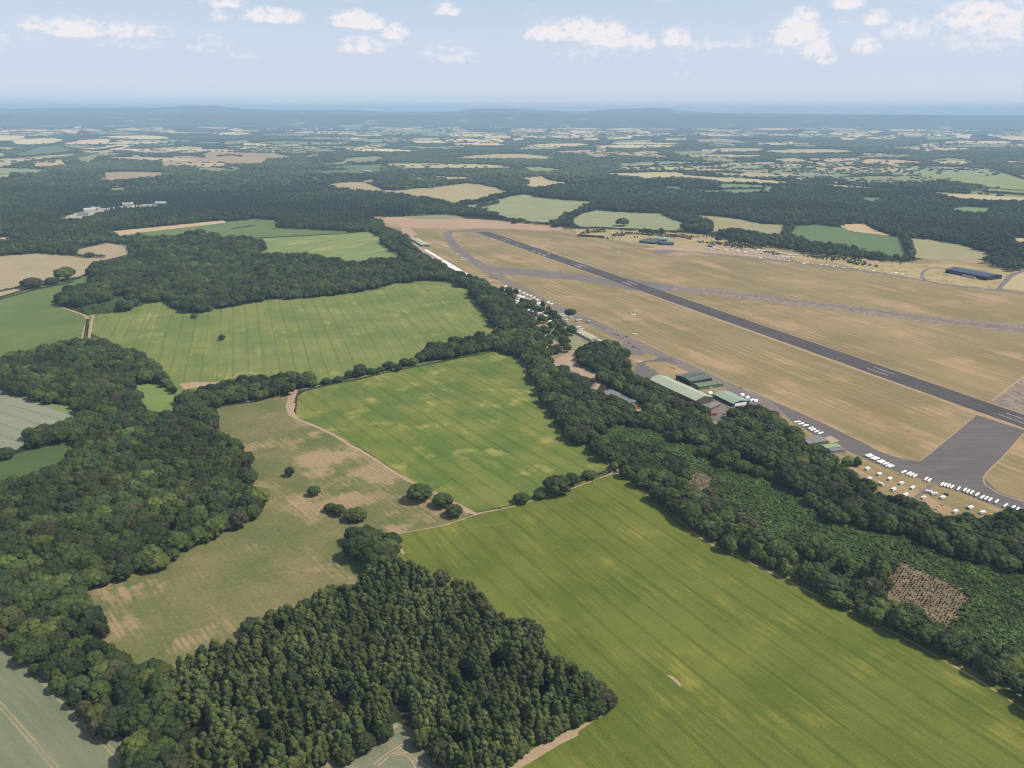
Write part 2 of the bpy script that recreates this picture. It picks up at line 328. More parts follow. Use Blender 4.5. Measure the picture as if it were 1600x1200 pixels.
# airfield grass
fld('airfield', [(575,340),(700,346),(860,353),(900,356),(1000,358),(1130,372),(1250,392),(1400,409),(1500,400),(1600,420),(2000,470),(2000,1000),(1600,830),(1440,810),(1300,740),(1200,665),(1100,665),(980,600),(850,560),(780,500),(720,445),(650,395),(628,362),(600,352)], z=.03)
fld('pink_strip', [(575,338),(700,340),(800,346),(865,352),(900,357),(855,360),(800,358),(745,357),(700,357),(640,356),(622,352),(600,349)], z=.10)
fld('khaki', [(630,334),(700,334),(725,340),(690,343),(650,342),(632,340)], z=.10)
fld('rough_grass', [(900,358),(960,356),(1090,364),(1180,385),(1250,398),(1400,412),(1480,412),(1600,425),(1600,450),(1560,452),(1440,438),(1300,411),(1200,399),(1100,390),(1030,386),(980,378),(900,370)], z=.07)
fld('wheat', [(1600,425),(1700,445),(1700,480),(1600,455),(1565,450),(1585,432)], z=.16)
# far fields, traced region by region
R1 = (0, 150, .25); R2 = (400, 150, .25); R3 = (800, 150, .25); R4 = (1200, 150, .25)
FF = [
(R1,'wheat_y',[(-400,250),(90,243),(155,248),(165,262),(60,278),(-400,285)]),(R1,'wheat_y',[(60,280),(150,268),(330,262),(410,272),(380,288),(230,303),(120,305),(80,292)]),
(R1,'wheat',[(-400,325),(80,318),(100,330),(-400,345)]),(R1,'wheat',[(-300,352),(35,355),(40,375),(-300,385)]),(R1,'blue_green',[(160,345),(240,315),(400,303),(560,303),(580,318),(440,345),(300,362),(90,375),(70,362)]),
(R1,'wheat_p',[(390,298),(500,275),(640,268),(690,270),(680,290),(600,302),(440,302)]),(R1,'wheat_y',[(350,215),(480,215),(500,230),(470,237),(380,225)]),(R1,'wheat_y',[(620,255),(750,248),(900,246),(1060,255),(1060,265),(880,270),(700,262)]),
(R1,'wheat_p',[(720,275),(820,272),(890,280),(870,295),(740,288)]),(R1,'wheat_p',[(960,285),(1040,272),(1120,275),(1110,288),(980,293)]),(R1,'wheat',[(720,205),(840,196),(1000,203),(1120,212),(1060,220),(860,216),(740,218)]),
(R1,'wheat',[(590,330),(640,310),(760,302),(860,310),(780,330),(640,345)]),(R1,'wheat',[(800,345),(950,325),(1160,312),(1280,318),(1270,330),(1140,345),(1060,358),(900,355)]),
(R1,'khaki',[(470,390),(560,365),(660,355),(780,358),(720,370),(620,375),(600,400),(560,415),(500,410)]),(R1,'wheat',[(-400,410),(120,385),(300,370),(480,358),(470,370),(250,395),(140,415),(80,435),(-400,475)]),
(R1,'wheat_p',[(190,430),(270,410),(400,412),(435,430),(300,440),(210,440)]),(R1,'brown_field',[(1000,390),(1140,370),(1230,375),(1280,385),(1260,360),(1340,345),(1460,350),(1720,357),(1835,378),(1760,390),(1680,390),(1640,420),(1600,424),(1420,425),(1200,440),(1010,440)]),
(R1,'brown_field',[(640,475),(830,472),(1035,478),(1020,498),(920,510),(780,520),(720,530),(620,525),(645,505)]),(R1,'wheat',[(-400,500),(95,490),(40,510),(-400,530)]),
(R1,'gravel',[(340,775),(400,755),(460,735),(560,710),(660,700),(760,688),(860,680),(1050,667),(1060,684),(900,695),(720,704),(640,725),(580,748),(500,775),(400,775)]),(R1,'green_b',[(680,578),(780,570),(790,592),(690,594)]),
(R1,'wheat',[(235,172),(350,178),(300,186),(240,184)]),(R1,'khaki',[(90,178),(210,182),(200,192),(60,190)]),(R1,'wheat',[(470,183),(520,190),(510,206),(460,200)]),(R1,'khaki',[(1395,282),(1570,274),(1560,292),(1470,305),(1400,300)]),
(R1,'wheat',[(1320,226),(1490,224),(1480,238),(1330,236)]),(R1,'khaki',[(540,225),(700,222),(690,234),(560,234)]),(R1,'khaki',[(-200,180),(30,182),(20,195),(-200,196)]),(R1,'wheat_p',[(0,885),(95,880),(60,900),(0,905)]),(R1,'khaki',[(980,300),(1100,297),(1090,308),(1000,310)]),
(R2,'wheat',[(0,320),(120,305),(260,300),(275,312),(200,325),(160,345),(110,335)]),(R2,'wheat_y',[(165,350),(240,332),(345,325),(325,355),(230,360)]),(R2,'khaki',[(300,370),(390,360),(400,372),(330,382)]),
(R2,'khaki',[(410,420),(540,410),(560,390),(640,380),(780,375),(800,390),(740,410),(640,420),(580,410),(560,425),(430,430)]),(R2,'blue_green',[(430,450),(560,430),(780,425),(880,430),(800,450),(700,462),(600,455),(480,452)]),
(R2,'blue_green',[(370,465),(540,460),(740,455),(800,462),(740,485),(560,480),(420,490)]),(R2,'wheat',[(540,200),(620,197),(690,207),(560,210)]),(R2,'wheat_y',[(610,185),(800,178),(950,185),(1080,190),(1040,200),(850,195)]),
(R2,'pale_green',[(840,215),(980,208),(1090,205),(1130,215),(1240,240),(1400,225),(1560,230),(1500,250),(1290,262),(1180,245),(1000,240),(860,235)]),(R2,'wheat',[(790,265),(880,262),(900,275),(800,280)]),
(R2,'wheat_y',[(970,280),(1150,278),(1230,285),(1180,293),(1000,292)]),(R2,'wheat',[(1190,240),(1280,238),(1330,245),(1230,252)]),(R2,'wheat',[(1420,250),(1540,245),(1600,240),(1600,262),(1500,270),(1430,265)]),
(R2,'wheat_p',[(1350,285),(1420,290),(1400,300),(1360,297)]),(R2,'khaki',[(700,298),(840,295),(830,310),(790,325),(710,310)]),(R2,'pale_green',[(1150,310),(1300,312),(1320,325),(1180,325)]),
(R2,'wheat',[(1210,392),(1330,372),(1480,362),(1700,362),(1900,385),(1800,392),(1500,392),(1330,390)]),(R2,'yellow_green',[(1300,445),(1340,430),(1500,428),(1600,440),(1580,462),(1380,462)]),
(R2,'wheat',[(1090,500),(1180,502),(1340,508),(1330,522),(1180,518)]),(R2,'khaki',[(640,535),(740,515),(745,540),(700,540)]),(R2,'khaki',[(980,512),(1050,505),(1040,525),(990,520)]),
(R2,'wheat_big',[(425,560),(520,540),(620,535),(700,545),(740,560),(790,585),(870,592),(960,580),(1080,575),(1200,560),(1330,543),(1450,560),(1590,600),(1480,622),(1400,650),(1290,660),(1230,672),(1100,640),(1000,630),(860,610),(700,595),(540,580)]),
(R2,'pale_big',[(1280,690),(1440,665),(1600,625),(1700,612),(1740,632),(1940,650),(2110,662),(2060,690),(1980,725),(1900,765),(1850,795),(1700,790),(1560,765),(1500,735),(1400,708)]),
(R3,'wheat',[(0,205),(100,200),(90,210),(0,212)]),(R3,'wheat_y',[(240,200),(370,200),(360,210),(250,212)]),(R3,'wheat_y',[(0,228),(130,228),(110,245),(0,250)]),(R3,'wheat_p',[(150,222),(380,228),(440,245),(420,262),(300,262),(200,250)]),
(R3,'wheat',[(0,265),(90,262),(60,275),(0,278)]),(R3,'pale_green',[(380,235),(560,230),(540,250),(440,250)]),(R3,'wheat',[(440,265),(550,262),(540,275),(450,275)]),(R3,'wheat_y',[(560,255),(760,250),(740,265),(600,270)]),
(R3,'wheat_y',[(760,222),(860,220),(860,232),(770,234)]),(R3,'wheat',[(850,237),(970,235),(975,245),(860,245)]),(R3,'pale_green',[(600,285),(740,275),(880,272),(870,290),(700,295)]),(R3,'wheat',[(945,265),(1090,262),(1100,272),(960,275)]),
(R3,'brown_field',[(1130,272),(1300,265),(1470,285),(1440,292),(1280,290),(1180,288)]),(R3,'pale_green',[(1320,225),(1600,225),(1600,245),(1400,245)]),(R3,'khaki',[(980,345),(1180,340),(1290,335),(1290,355),(1200,375),(1150,388),(1060,370)]),
(R3,'khaki',[(1170,390),(1280,378),(1430,402),(1380,412),(1240,410)]),(R3,'wheat',[(720,418),(860,408),(1000,410),(1280,420),(1300,430),(1160,430),(1000,440),(900,430),(820,445),(760,430)]),(R3,'brown_field',[(810,360),(900,362),(1000,380),(900,388),(830,378)]),
(R3,'brown_field',[(450,345),(500,350),(620,365),(600,380),(520,385),(460,370)]),(R3,'khaki',[(520,320),(600,318),(590,345),(530,345)]),(R3,'khaki',[(730,345),(780,350),(760,362),(730,358)]),
(R3,'yellow_green',[(60,440),(240,448),(330,462),(230,472),(100,465)]),(R3,'wheat',[(60,510),(200,500),(230,525),(350,542),(180,570),(70,575),(100,540)]),
(R3,'wheat_y',[(520,488),(640,480),(1000,475),(1060,480),(1090,492),(1250,505),(1400,510),(1600,525),(1720,535),(1750,550),(1600,550),(1500,540),(1320,535),(1150,515),(1020,510),(820,515),(720,500),(640,492)]),
(R3,'green_c',[(920,562),(1060,568),(1070,580),(1050,590),(960,578)]),(R3,'green_c',[(1120,590),(1290,590),(1300,550),(1420,550),(1640,565),(1620,600),(1450,608),(1130,600)]),
(R3,'pale_big',[(360,780),(440,735),(530,712),(620,720),(740,728),(930,735),(960,755),(1080,800),(1085,838),(900,840),(700,827),(560,817),(430,817)]),
(R3,'pale_tan',[(1090,738),(1250,750),(1420,770),(1560,800),(1710,805),(1690,862),(1600,868),(1520,855),(1400,832),(1270,848),(1240,850),(1265,800),(1200,765)]),
(R4,'wheat_p',[(150,238),(340,235),(340,248),(200,252)]),(R4,'wheat',[(210,222),(330,218),(320,230),(220,232)]),(R4,'wheat_p',[(360,238),(450,215),(700,215),(720,225),(600,245),(480,240),(440,252),(380,250)]),
(R4,'wheat_p',[(440,262),(570,265),(540,275),(460,272)]),(R4,'wheat_y',[(610,262),(730,243),(820,245),(800,265),(680,268)]),(R4,'wheat',[(840,240),(1000,232),(980,250),(860,255)]),(R4,'wheat_y',[(1090,240),(1280,245),(1270,268),(1180,260)]),
(R4,'pale_green',[(980,252),(1100,250),(1200,268),(1000,272)]),(R4,'wheat_y',[(1360,236),(1560,236),(1540,250),(1380,248)]),(R4,'wheat_p',[(1390,252),(1900,252),(1900,290),(1500,272)]),(R4,'wheat_y',[(750,208),(920,210),(920,220),(760,218)]),
(R4,'wheat',[(540,355),(700,355),(820,372),(800,380),(620,372)]),(R4,'wheat',[(1480,405),(1900,410),(1900,428),(1500,415)]),(R4,'wheat',[(500,405),(640,400),(760,410),(720,420),(540,412)]),(R4,'wheat',[(740,425),(840,425),(830,440),(760,440)]),
(R4,'khaki',[(20,430),(160,410),(170,420),(60,440)]),(R4,'brown_field',[(300,452),(380,445),(385,470),(310,470)]),(R4,'brown_field',[(450,445),(560,450),(660,458),(650,480),(500,485),(460,465)]),(R4,'wheat_p',[(1390,465),(1450,470),(1440,480),(1395,475)]),
(R4,'yellow_green',[(900,470),(1150,472),(1400,485),(2000,510),(2000,640),(1650,592),(1450,578),(1320,560),(1200,540),(1040,525),(1000,540),(880,512)]),(R4,'khaki',[(730,465),(900,468),(880,510),(800,500)]),
(R4,'yellow_green',[(1260,580),(1400,580),(2000,625),(2000,680),(1650,638),(1440,625),(1260,608)]),(R4,'wheat_y',[(390,552),(520,560),(700,575),(900,590),(1130,605),(1300,615),(1650,640),(2000,685),(2000,710),(1650,660),(1400,655),(1200,645),(1130,630),(1000,605),(800,590),(600,578),(400,572)]),
(R4,'green_c',[(590,632),(700,638),(715,655),(660,662),(580,648)]),(R4,'green_c',[(1120,712),(1220,690),(1400,700),(1390,720),(1350,738),(1200,722)]),(R4,'green_c',[(1000,690),(1080,695),(1070,706),(1010,704)]),
(R4,'green_d',[(130,865),(180,808),(300,805),(450,820),(520,850),(720,870),(830,885),(845,900),(870,960),(880,990),(850,1005),(780,1000),(700,990),(600,965),(500,940),(400,925),(250,905)]),
(R4,'wheat_p',[(450,800),(600,798),(650,830),(760,870),(820,888),(720,869),(540,849),(500,840),(460,820)]),(R4,'pale_tan',[(880,890),(1000,895),(1180,925),(1350,975),(1410,1010),(1300,1022),(1000,1022),(920,1010),(900,960)]),
(R4,'wheat_p',[(1530,885),(1600,890),(1700,900),(1700,925),(1540,920)]),
]
far_polys = []
for r_, st_, pts_ in FF:
    P = zr(r_[0], r_[1], r_[2], pts_); far_polys.append(P); FIELDS.append((st_, P, .5 if min(p[1] for p in P) < 300 else .25))
rf = random.Random(21)
for cx0, cy0, sx_, sy_, n_ in ((760,203,260,9,56),(1000,207,200,7,34),(1400,206,210,8,44),(150,202,190,9,36),(480,206,120,5,10),(1560,226,120,9,12),(800,190,700,3,9),(300,228,200,10,10),(1050,234,260,12,14),(600,225,180,10,18),(120,262,180,14,3),(700,245,500,22,9),(1250,250,300,22,10),(1500,275,120,10,3),(1300,262,200,12,14)):
    for _ in range(n_):
        px, py = cx0+rf.uniform(-1, 1)*sx_, cy0+rf.uniform(-1, 1)*sy_
        if py < 186: continue
        hh = (py-176)*rf.uniform(.025, .06)+.3; wx = (py-166)*rf.uniform(.35, 1.3); tl = rf.uniform(-.02, .03)
        P = [(px+wx*math.cos(a)*rf.uniform(.75, 1.1), py+hh*math.sin(a)*rf.uniform(.8, 1.2)+wx*math.cos(a)*tl) for a in np.linspace(0, 6.283, 8)[:-1]]
        far_polys.append(P); FIELDS.append((rf.choice(['wheat', 'wheat_y', 'wheat_p', 'pale_green', 'khaki', 'wheat']), P, .8))
MASKFF = raster(far_polys)
near_polys = [f[1] for f in FIELDS[:5]] + [f[1] for f in FIELDS[5:15]]
MASKF &= ~MASKFF
for i in (5, 6, 7, 8): MASKF &= ~raster([FIELDS[i][1]])
# ================================================================ GROUND
def flat(name, pts, z, mat, kind='structure', label=None):
    m = MB(); n = len(pts); m.add([(p[0], p[1], z) for p in pts], [tuple(range(n))])
    o = obj(name, m.mesh(name, mat)); a = 0
    for i in range(n): a += pts[i][0]*pts[(i+1) % n][1]-pts[(i+1) % n][0]*pts[i][1]
    if a < 0: o.data.flip_normals()
    tag(o, label, kind=kind); return o
# base sheet: woodland floor near, a patchwork of small fields and woods far away
m, t, b = mat_base('countryside', .95, .05); pos = t.n.new('ShaderNodeNewGeometry').outputs['Position']
vo = t.n.new('ShaderNodeTexVoronoi'); vo.inputs['Scale'].default_value = 1/330; t.set(vo.inputs['Vector'], t.vm('ADD', pos, t.mul(t.comb(t.noise(pos, .002, 2), t.noise(pos, .0023, 2), 0), 160.0)))
cr, cg, cb_ = t.sep(vo.outputs['Color'])
nn = t.noise(pos, .00035, 3)
dist = t.vm('LENGTH', pos)
dens = t.math('MULTIPLY', t.mr(nn, .48, .66, .01, .22), t.mr(dist, 8500, 11000))
isf = t.math('LESS_THAN', cr, dens)
fc = t.mix(cg, alb((196, 172, 125)), alb((150, 155, 110)))
wd = t.mix(t.mr(t.noise(pos, .006, 4), .35, .65), alb((38, 52, 36)), alb((56, 68, 46)))
floor = t.mix(t.mr(t.noise(pos, .25, 4), .4, .6), alb((48, 56, 34)), alb((74, 72, 50)))
c = t.mix(t.mr(dist, 2500, 4500), floor, t.mix(isf, wd, fc)); t.set(b.inputs['Base Color'], c)
DMAX = 58000.0
ring = [(-DMAX, -3000), (DMAX, -3000), (DMAX, DMAX), (-DMAX, DMAX)]
gnd = flat('ground', ring, 0.0, m)

BD = ((862,900),(1200,1192)); MD = ((557,617),(640,672)); ND = ((475,475),(512,572))
ST = {
 'big_green': field_mat('big_green_crop', (98,112,46), (120,126,56), (158,150,70), dirpx=BD, tram=24.2, tramc=(70,86,36), tramw=.42, gauge=.95, tstr=.7, blotch=.012, c3amt=(.51,.72), streak=.36, streakscale=.3, fine=.30, finescale=.6, warp=2),
 'mid_green': field_mat('mid_green_crop', (100,121,55), (130,135,67), (162,158,88), dirpx=MD, tram=24.0, tramc=(74,92,42), tramw=.6, gauge=1.1, tstr=.6, blotch=.014, c3amt=(.52,.66), streak=.22, streakscale=.1, fine=.18),
 'north_green': field_mat('north_green_crop', (114,130,68), (138,144,80), (168,166,92), dirpx=ND, tram=24.0, tramc=(88,108,64), tramw=.9, gauge=.9, tstr=.45, blotch=.010, c3amt=(.53,.70), streak=.3, streakscale=.08, fine=.18),
 'left_green': field_mat('left_green_crop', (104,122,70), (118,132,76), (132,140,84), dirpx=((0,480),(130,440)), blotch=.008, c3amt=(.55,.7), streak=.4, streakscale=.1),
 'meadow': field_mat('dry_meadow', (106,116,68), (140,130,88), (172,149,112), dirpx=((240,900),(345,1050)), blotch=.011, c3amt=(.53,.64), streak=.22, streakscale=.3, fine=.30, finescale=.22, mow=5.0, mowc=(124,122,80), warp=30, dry=[(560,740,120,.10),(500,700,70,.08),(660,800,60,.06),(180,915,40,.06),(170,1000,40,.05),(600,870,45,-.25),(300,930,70,-.04)]),
 'tan_left': field_mat('stubble', (172,156,124), (186,168,134), (164,156,122), dirpx=((0,440),(120,415)), blotch=.01, streakscale=.1),
 'green_a': field_mat('pasture', (108,126,76), (118,134,80), (132,142,88), dirpx=((210,365),(350,350)), blotch=.008),
 'green_b': field_mat('pasture_yellow', (126,142,84), (142,154,92), (166,166,106), dirpx=((362,405),(545,372)), blotch=.006, c3amt=(.5,.62), streakscale=.06),
 'pale_left': field_mat('pale_crop', (142,148,120), (156,158,132), (148,152,124), dirpx=((0,648),(60,668)), tram=24, tramc=(120,128,100), tramw=.8, tstr=.7, blotch=.01, streakscale=.15),
 'dark_green': field_mat('dark_pasture', (84,104,60), (92,112,66), (100,118,70), blotch=.02),
 'small_bright': field_mat('small_pasture', (120,140,74), (134,148,84), (150,158,94), blotch=.02),
 'grey_field': field_mat('grey_crop', (122,130,102), (138,140,112), (128,134,104), dirpx=((0,1050),(140,1195)), tram=30, tramc=(176,160,128), tramw=.7, gauge=1.2, tstr=.85, blotch=.02, streakscale=.2, fine=.12),
 'nursery': field_mat('bare_soil', (118,104,80), (136,120,94), (160,144,116), blotch=.08, c3amt=(.5,.65), fine=.25),
 'woodland_green': field_mat('bracken_floor', (66,90,46), (78,102,50), (70,84,46), blotch=.05),
 'scrub_green': field_mat('rough_floor', (84,98,60), (96,106,66), (110,112,74), blotch=.04),
 'airfield': field_mat('airfield_grass', (146,131,90), (170,149,109), (188,157,121), yaw=RUN, blotch=.0045, c3amt=(.49,.60), streak=.38, streakscale=.035, fine=.12, mow=15.0, mowc=(134,128,88), finescale=.12, warp=26),
 'pink_strip': field_mat('pink_stubble', (186,154,126), (196,164,134), (200,172,144), dirpx=((600,342),(860,354)), blotch=.01, streakscale=.06),
 'rough_grass': field_mat('rough_grass', (176,158,112), (196,172,124), (140,138,94), blotch=.02, c3amt=(.52,.64), streak=.2),
 'khaki': field_mat('khaki_grass', (140,146,106), (160,158,120), (170,164,126), blotch=.006),
 'wheat': field_mat('ripe_wheat', (188,170,128), (198,180,138), (180,166,124), blotch=.004, streakscale=.04),
 'wheat_y': field_mat('yellow_wheat', (198,182,134), (208,190,142), (190,176,130), blotch=.004, streakscale=.04),
 'wheat_p': field_mat('pinkish_wheat', (202,174,134), (210,182,144), (190,166,130), blotch=.004, streakscale=.04),
 'wheat_big': field_mat('striped_wheat', (182,166,122), (194,176,132), (172,160,118), dirpx=((560,292),(700,308)), tram=36, tramc=(160,148,108), tramw=3, gauge=2, blotch=.004, streakscale=.04),
 'brown_field': field_mat('brown_stubble', (176,152,122), (184,160,130), (168,150,118), blotch=.004, streakscale=.04),
 'blue_green': field_mat('blue_green_crop', (104,126,92), (112,134,96), (118,138,100), blotch=.004),
 'pale_green': field_mat('pale_green_grass', (142,156,116), (156,166,124), (170,172,130), blotch=.003),
 'yellow_green': field_mat('yellow_green_grass', (144,154,96), (158,164,104), (172,170,114), dirpx=((1450,270),(1460,292)), blotch=.004, streakscale=.02),
 'green_c': field_mat('far_pasture', (126,148,104), (134,152,108), (142,156,112), blotch=.006),
 'green_d': field_mat('far_green_crop', (104,126,82), (112,132,86), (122,138,92), blotch=.006),
 'pale_big': field_mat('pale_striped_crop', (152,158,116), (168,168,124), (140,150,112), dirpx=((820,318),(900,312)), blotch=.006, streak=.6, streakscale=.05, c3amt=(.5,.62)),
 'pale_tan': field_mat('pale_tan_crop', (162,156,114), (174,164,122), (150,150,110), dirpx=((1120,340),(1200,352)), blotch=.006, streakscale=.05),
 'gravel': field_mat('pale_gravel', (176,172,160), (190,186,172), (150,146,132), blotch=.03, fine=.3),
}
HAZE_LIFT = {n: field_mat('sunny_'+n, *c_, blotch=.004, streakscale=.04) for n, c_ in (('wheat', ((218,194,148),(228,204,158),(206,186,144))), ('wheat_y', ((232,210,158),(240,220,166),(222,202,152))), ('wheat_p', ((236,200,156),(242,208,166),(222,192,152))))}  # 'sunny' copies of far wheat: brightness painted into the colour to offset haze
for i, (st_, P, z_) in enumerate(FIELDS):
    flat('field', GP(P), z_+.012*(i % 14), HAZE_LIFT[st_] if st_ in HAZE_LIFT and max(p[1] for p in P) < 238 else ST[st_])

# ---------------------------------------------------------------- tarmac, tracks, bare strips
def asphalt(name, c1, c2, c3, yaw=0, rough=.85, patch=.02):
    return field_mat(name, c1, c2, c3, yaw=yaw, blotch=patch, streak=.5, streakscale=.2, c3amt=(.52,.68), fine=.24, finescale=.5)
M_run = asphalt('runway_tarmac', (90,84,84), (100,94,93), (116,108,106), RUN)
M_tax = asphalt('taxiway_tarmac', (128,118,114), (138,128,122), (150,138,130), RUN)
M_apron = asphalt('apron_tarmac', (112,106,102), (122,115,110), (136,128,122), RUN+1.2, patch=.01)
M_per = asphalt('track_tarmac', (134,122,114), (144,132,122), (156,142,130), RUN)
M_conc = field_mat('broken_concrete', (150,134,118), (170,152,136), (122,110,100), blotch=.06, streak=.3, streakscale=.5, c3amt=(.5,.58), fine=.35, finescale=.3, yaw=RUN+.3)
M_soil = field_mat('dry_soil', (178,152,124), (192,168,138), (158,134,104), blotch=.05, fine=.22)
M_road = asphalt('road_surface', (132,126,116), (142,134,124), (150,142,130))
M_white = field_mat('worn_white_paint', (196,192,188), (206,202,198), (160,154,152), blotch=.2, c3amt=(.55,.62), streak=.1, fine=.1)
def between(a, b, f): return (a[0]+(b[0]-a[0])*f, a[1]+(b[1]-a[1])*f)
def ribbon(name, cpx, width, z, mat, world=False, kind='structure', wob=0.0):
    """a strip of constant or given width along a smoothed centre line of photograph points"""
    P = np.array(cpx if world else GP(cpx))
    W = np.array(width if hasattr(width, '__len__') else [width]*len(P), float)
    Q, WW = [], []
    for i in range(len(P)-1):                      # Catmull-Rom
        p0 = P[max(i-1, 0)]; p1 = P[i]; p2 = P[i+1]; p3 = P[min(i+2, len(P)-1)]
        for k in range(6):
            s = k/6; Q.append(.5*((2*p1)+(-p0+p2)*s+(2*p0-5*p1+4*p2-p3)*s*s+(-p0+3*p1-3*p2+p3)*s**3)); WW.append(W[i]*(1-s)+W[i+1]*s)
    Q.append(P[-1]); WW.append(W[-1]); Q = np.array(Q); WW = np.array(WW)
    if wob: WW = WW*(1+wob*(RNG.random(len(WW))-.5)*2)
    T = np.gradient(Q, axis=0); T /= np.linalg.norm(T, axis=1)[:, None]+1e-9; N = np.stack([-T[:, 1], T[:, 0]], 1)
    L = Q+N*WW[:, None]/2; R = Q-N*WW[:, None]/2; n = len(Q)
    m = MB(); m.add([(p[0], p[1], z) for p in R]+[(p[0], p[1], z) for p in L], [(i, i+1, n+i+1, n+i) for i in range(n-1)])
    o = obj(name, m.mesh(name, mat)); tag(o, kind=kind); return o
def vis(a): return GP(a)
# runway as a true rectangle strip: fit its centre line
cA, cB = np.array(G(754.5, 362.5)), np.array(G(1600, 658.5)); dR = (cB-cA)/np.linalg.norm(cB-cA)
cE = cB+dR*330
RW = 46.0
ribbon('runway', [tuple(cA), tuple((cA+cE)/2), tuple(cE)], RW, .30, M_run, world=True)
nR = np.array([-dR[1], dR[0]])
def mark(s0, s1, off, w_, name='runway_marking', mat=None):
    a, bb = cB-dR*s0+nR*off, cB-dR*s1+nR*off
    pts = [tuple(a+nR*w_/2), tuple(bb+nR*w_/2), tuple(bb-nR*w_/2), tuple(a-nR*w_/2)]
    flat(name, pts, .335, mat or M_white)
def along(px, py): return float(np.dot(cB-np.array(G(px, py)), dR))
for px, py in ((1583, 656), (1370, 581), (980, 443), (903, 416), (785, 375)):
    s = along(px, py)
    for o_ in (-7.5, 7.5): mark(s-22, s+22, o_, 1.5 if px > 1000 else 2.6)
M_faint = field_mat('faded_white_paint', (120,112,112), (128,120,120), (112,104,106), blotch=.2, c3amt=(.5,.6))
for k in range(0, 44):
    s = -150+k*50
    mark(s, s+22, 0, .9, 'centre_line', M_faint)
# taxiways and aprons
flat('taxiway', vis([(745,359.5),(762,362),(771,369),(765,373),(750,366),(735,362.5),(707,363),(705,369),(718,384),(735,399),(750,411),(764,416.5),(800,418.5),(860,424),(905,428.5),(935,433),(985,446),(1010,456),(980,453),(940,443),(900,438),(830,431.5),(784,428.5),(770,428),(762,426),(745,417),(722,402),(703,385),(694,372),(693,364),(700,360.5),(720,359.5)]), .20, M_tax)
flat('taxiway', vis([(975,433.5),(1000,438),(1060,446.5),(1058,453),(1010,457),(985,449)]), .215, M_tax)
flat('disused_runway', vis([(1055,447),(1125,452.5),(1200,462.5),(1300,474),(1400,487),(1500,498.5),(1600,508),(1800,532),(1800,556),(1600,521),(1500,510),(1400,498),(1300,485),(1200,472),(1120,463),(1050,455)]), .225, M_conc)
ribbon('disused_tarmac', [(1062,451),(1200,465),(1300,478),(1400,491),(1500,504),(1600,516),(1780,545)], [10,14,16,18,20,22,22], .25, asphalt('old_tarmac', (124,110,104), (150,134,122), (166,148,132), RUN, patch=.06), wob=.35)
flat('perimeter_track', vis([(745,404),(765,416),(780,427),(800,439),(830,454),(850,466),(880,481),(905,490),(935,504),(960,514),(990,529),(1010,539.5),(1050,557),(1100,579),(1150,603),(1200,622.5),(1235,655),(1200,638.5),(1170,624),(1140,610),(1110,597),(1060,574),(1030,560),(1000,546),(975,534),(940,517.5),(920,508),(900,499),(880,490),(860,479.5),(830,463.5),(800,449),(770,434),(748,419)]), .222, M_per)
flat('perimeter_track', vis([(1200,622.5),(1250,645.5),(1300,668),(1340,688),(1380,708),(1410,717.5),(1432,719.5),(1442,716),(1524,648),(1600,672),(1600,678),(1537,746),(1558,768),(1600,783),(1760,830),(1760,856),(1600,802),(1560,792),(1500,769),(1450,751),(1400,737),(1350,716),(1310,697),(1270,677),(1235,657)]), .21, M_apron)
flat('concrete_apron', vis([(1550,627),(1600,588),(1750,480),(2000,540),(2000,790),(1600,646)]), .19, M_conc)
flat('taxiway', vis([(1033,557),(1022,562),(1006,564),(996,569),(991,577),(992,586),(1000,594),(1012,592),(1030,586),(1022,578),(1008,571),(1008,567),(1020,565),(1040,565),(1058,569),(1050,560)]), .225, M_apron)
flat('hardstanding', vis([(1075,640),(1100,628),(1135,610),(1148,606),(1180,622),(1205,638),(1190,643),(1150,645),(1140,655),(1108,660)]), .225, M_tax)
flat('hardstanding', vis([(965,541),(978,533),(1000,545),(1010,551),(1000,556),(975,553)]), .228, M_tax)
ribbon('north_track', [(745,358.5),(800,359.5),(870,366),(930,371),(1000,384),(1060,390),(1100,396),(1170,403),(1240,410),(1300,418),(1380,428),(1430,436),(1480,445),(1560,454),(1700,472)], 14, .235, M_tax)
flat('hardstanding', vis([(1015,392),(1040,390),(1060,392),(1040,397),(1022,396)]), .24, M_tax)
ribbon('farm_track', [(1447,440),(1440,430),(1448,421),(1465,418),(1478,420)], 8, .245, M_tax)
ribbon('farm_track', [(1560,453),(1568,444),(1580,430),(1600,424)], 14, .245, M_tax)
flat('bare_strip', vis([(625,352),(640,357),(652,365),(646,371),(668,383),(660,388),(700,410),(738,434),(760,432),(775,438),(757,442),(745,444),(720,436),(690,416),(655,392),(632,372),(628,362)]), .232, M_soil)
# bare verges beside the runway
ribbon('dry_verge', [tuple(cA-nR*28), tuple((cA+cE)/2-nR*27), tuple(cE-nR*28)], 7, .17, M_soil, world=True, wob=.5)
ribbon('dry_verge', [tuple(cA+nR*26), tuple((cA+cE)/2+nR*26), tuple(cE+nR*26)], 3, .17, M_soil, world=True, wob=.6)
ribbon('dry_verge', [(1432,720.5),(1441,717.5),(1480,686),(1524,649.5)], 1.6, .218, M_soil)
ribbon('dry_verge', [(1600,677),(1570,711),(1537,746.5),(1557,769),(1600,784)], 1.8, .218, M_soil)
ribbon('dry_verge', [(860,471),(900,487),(960,513.5),(1050,556),(1150,602),(1250,644.5),(1340,687),(1380,707),(1432,720.5)], 1.6, .219, M_soil)
ribbon('dry_verge', [(1550,626),(1600,588)], 3, .2, M_soil)
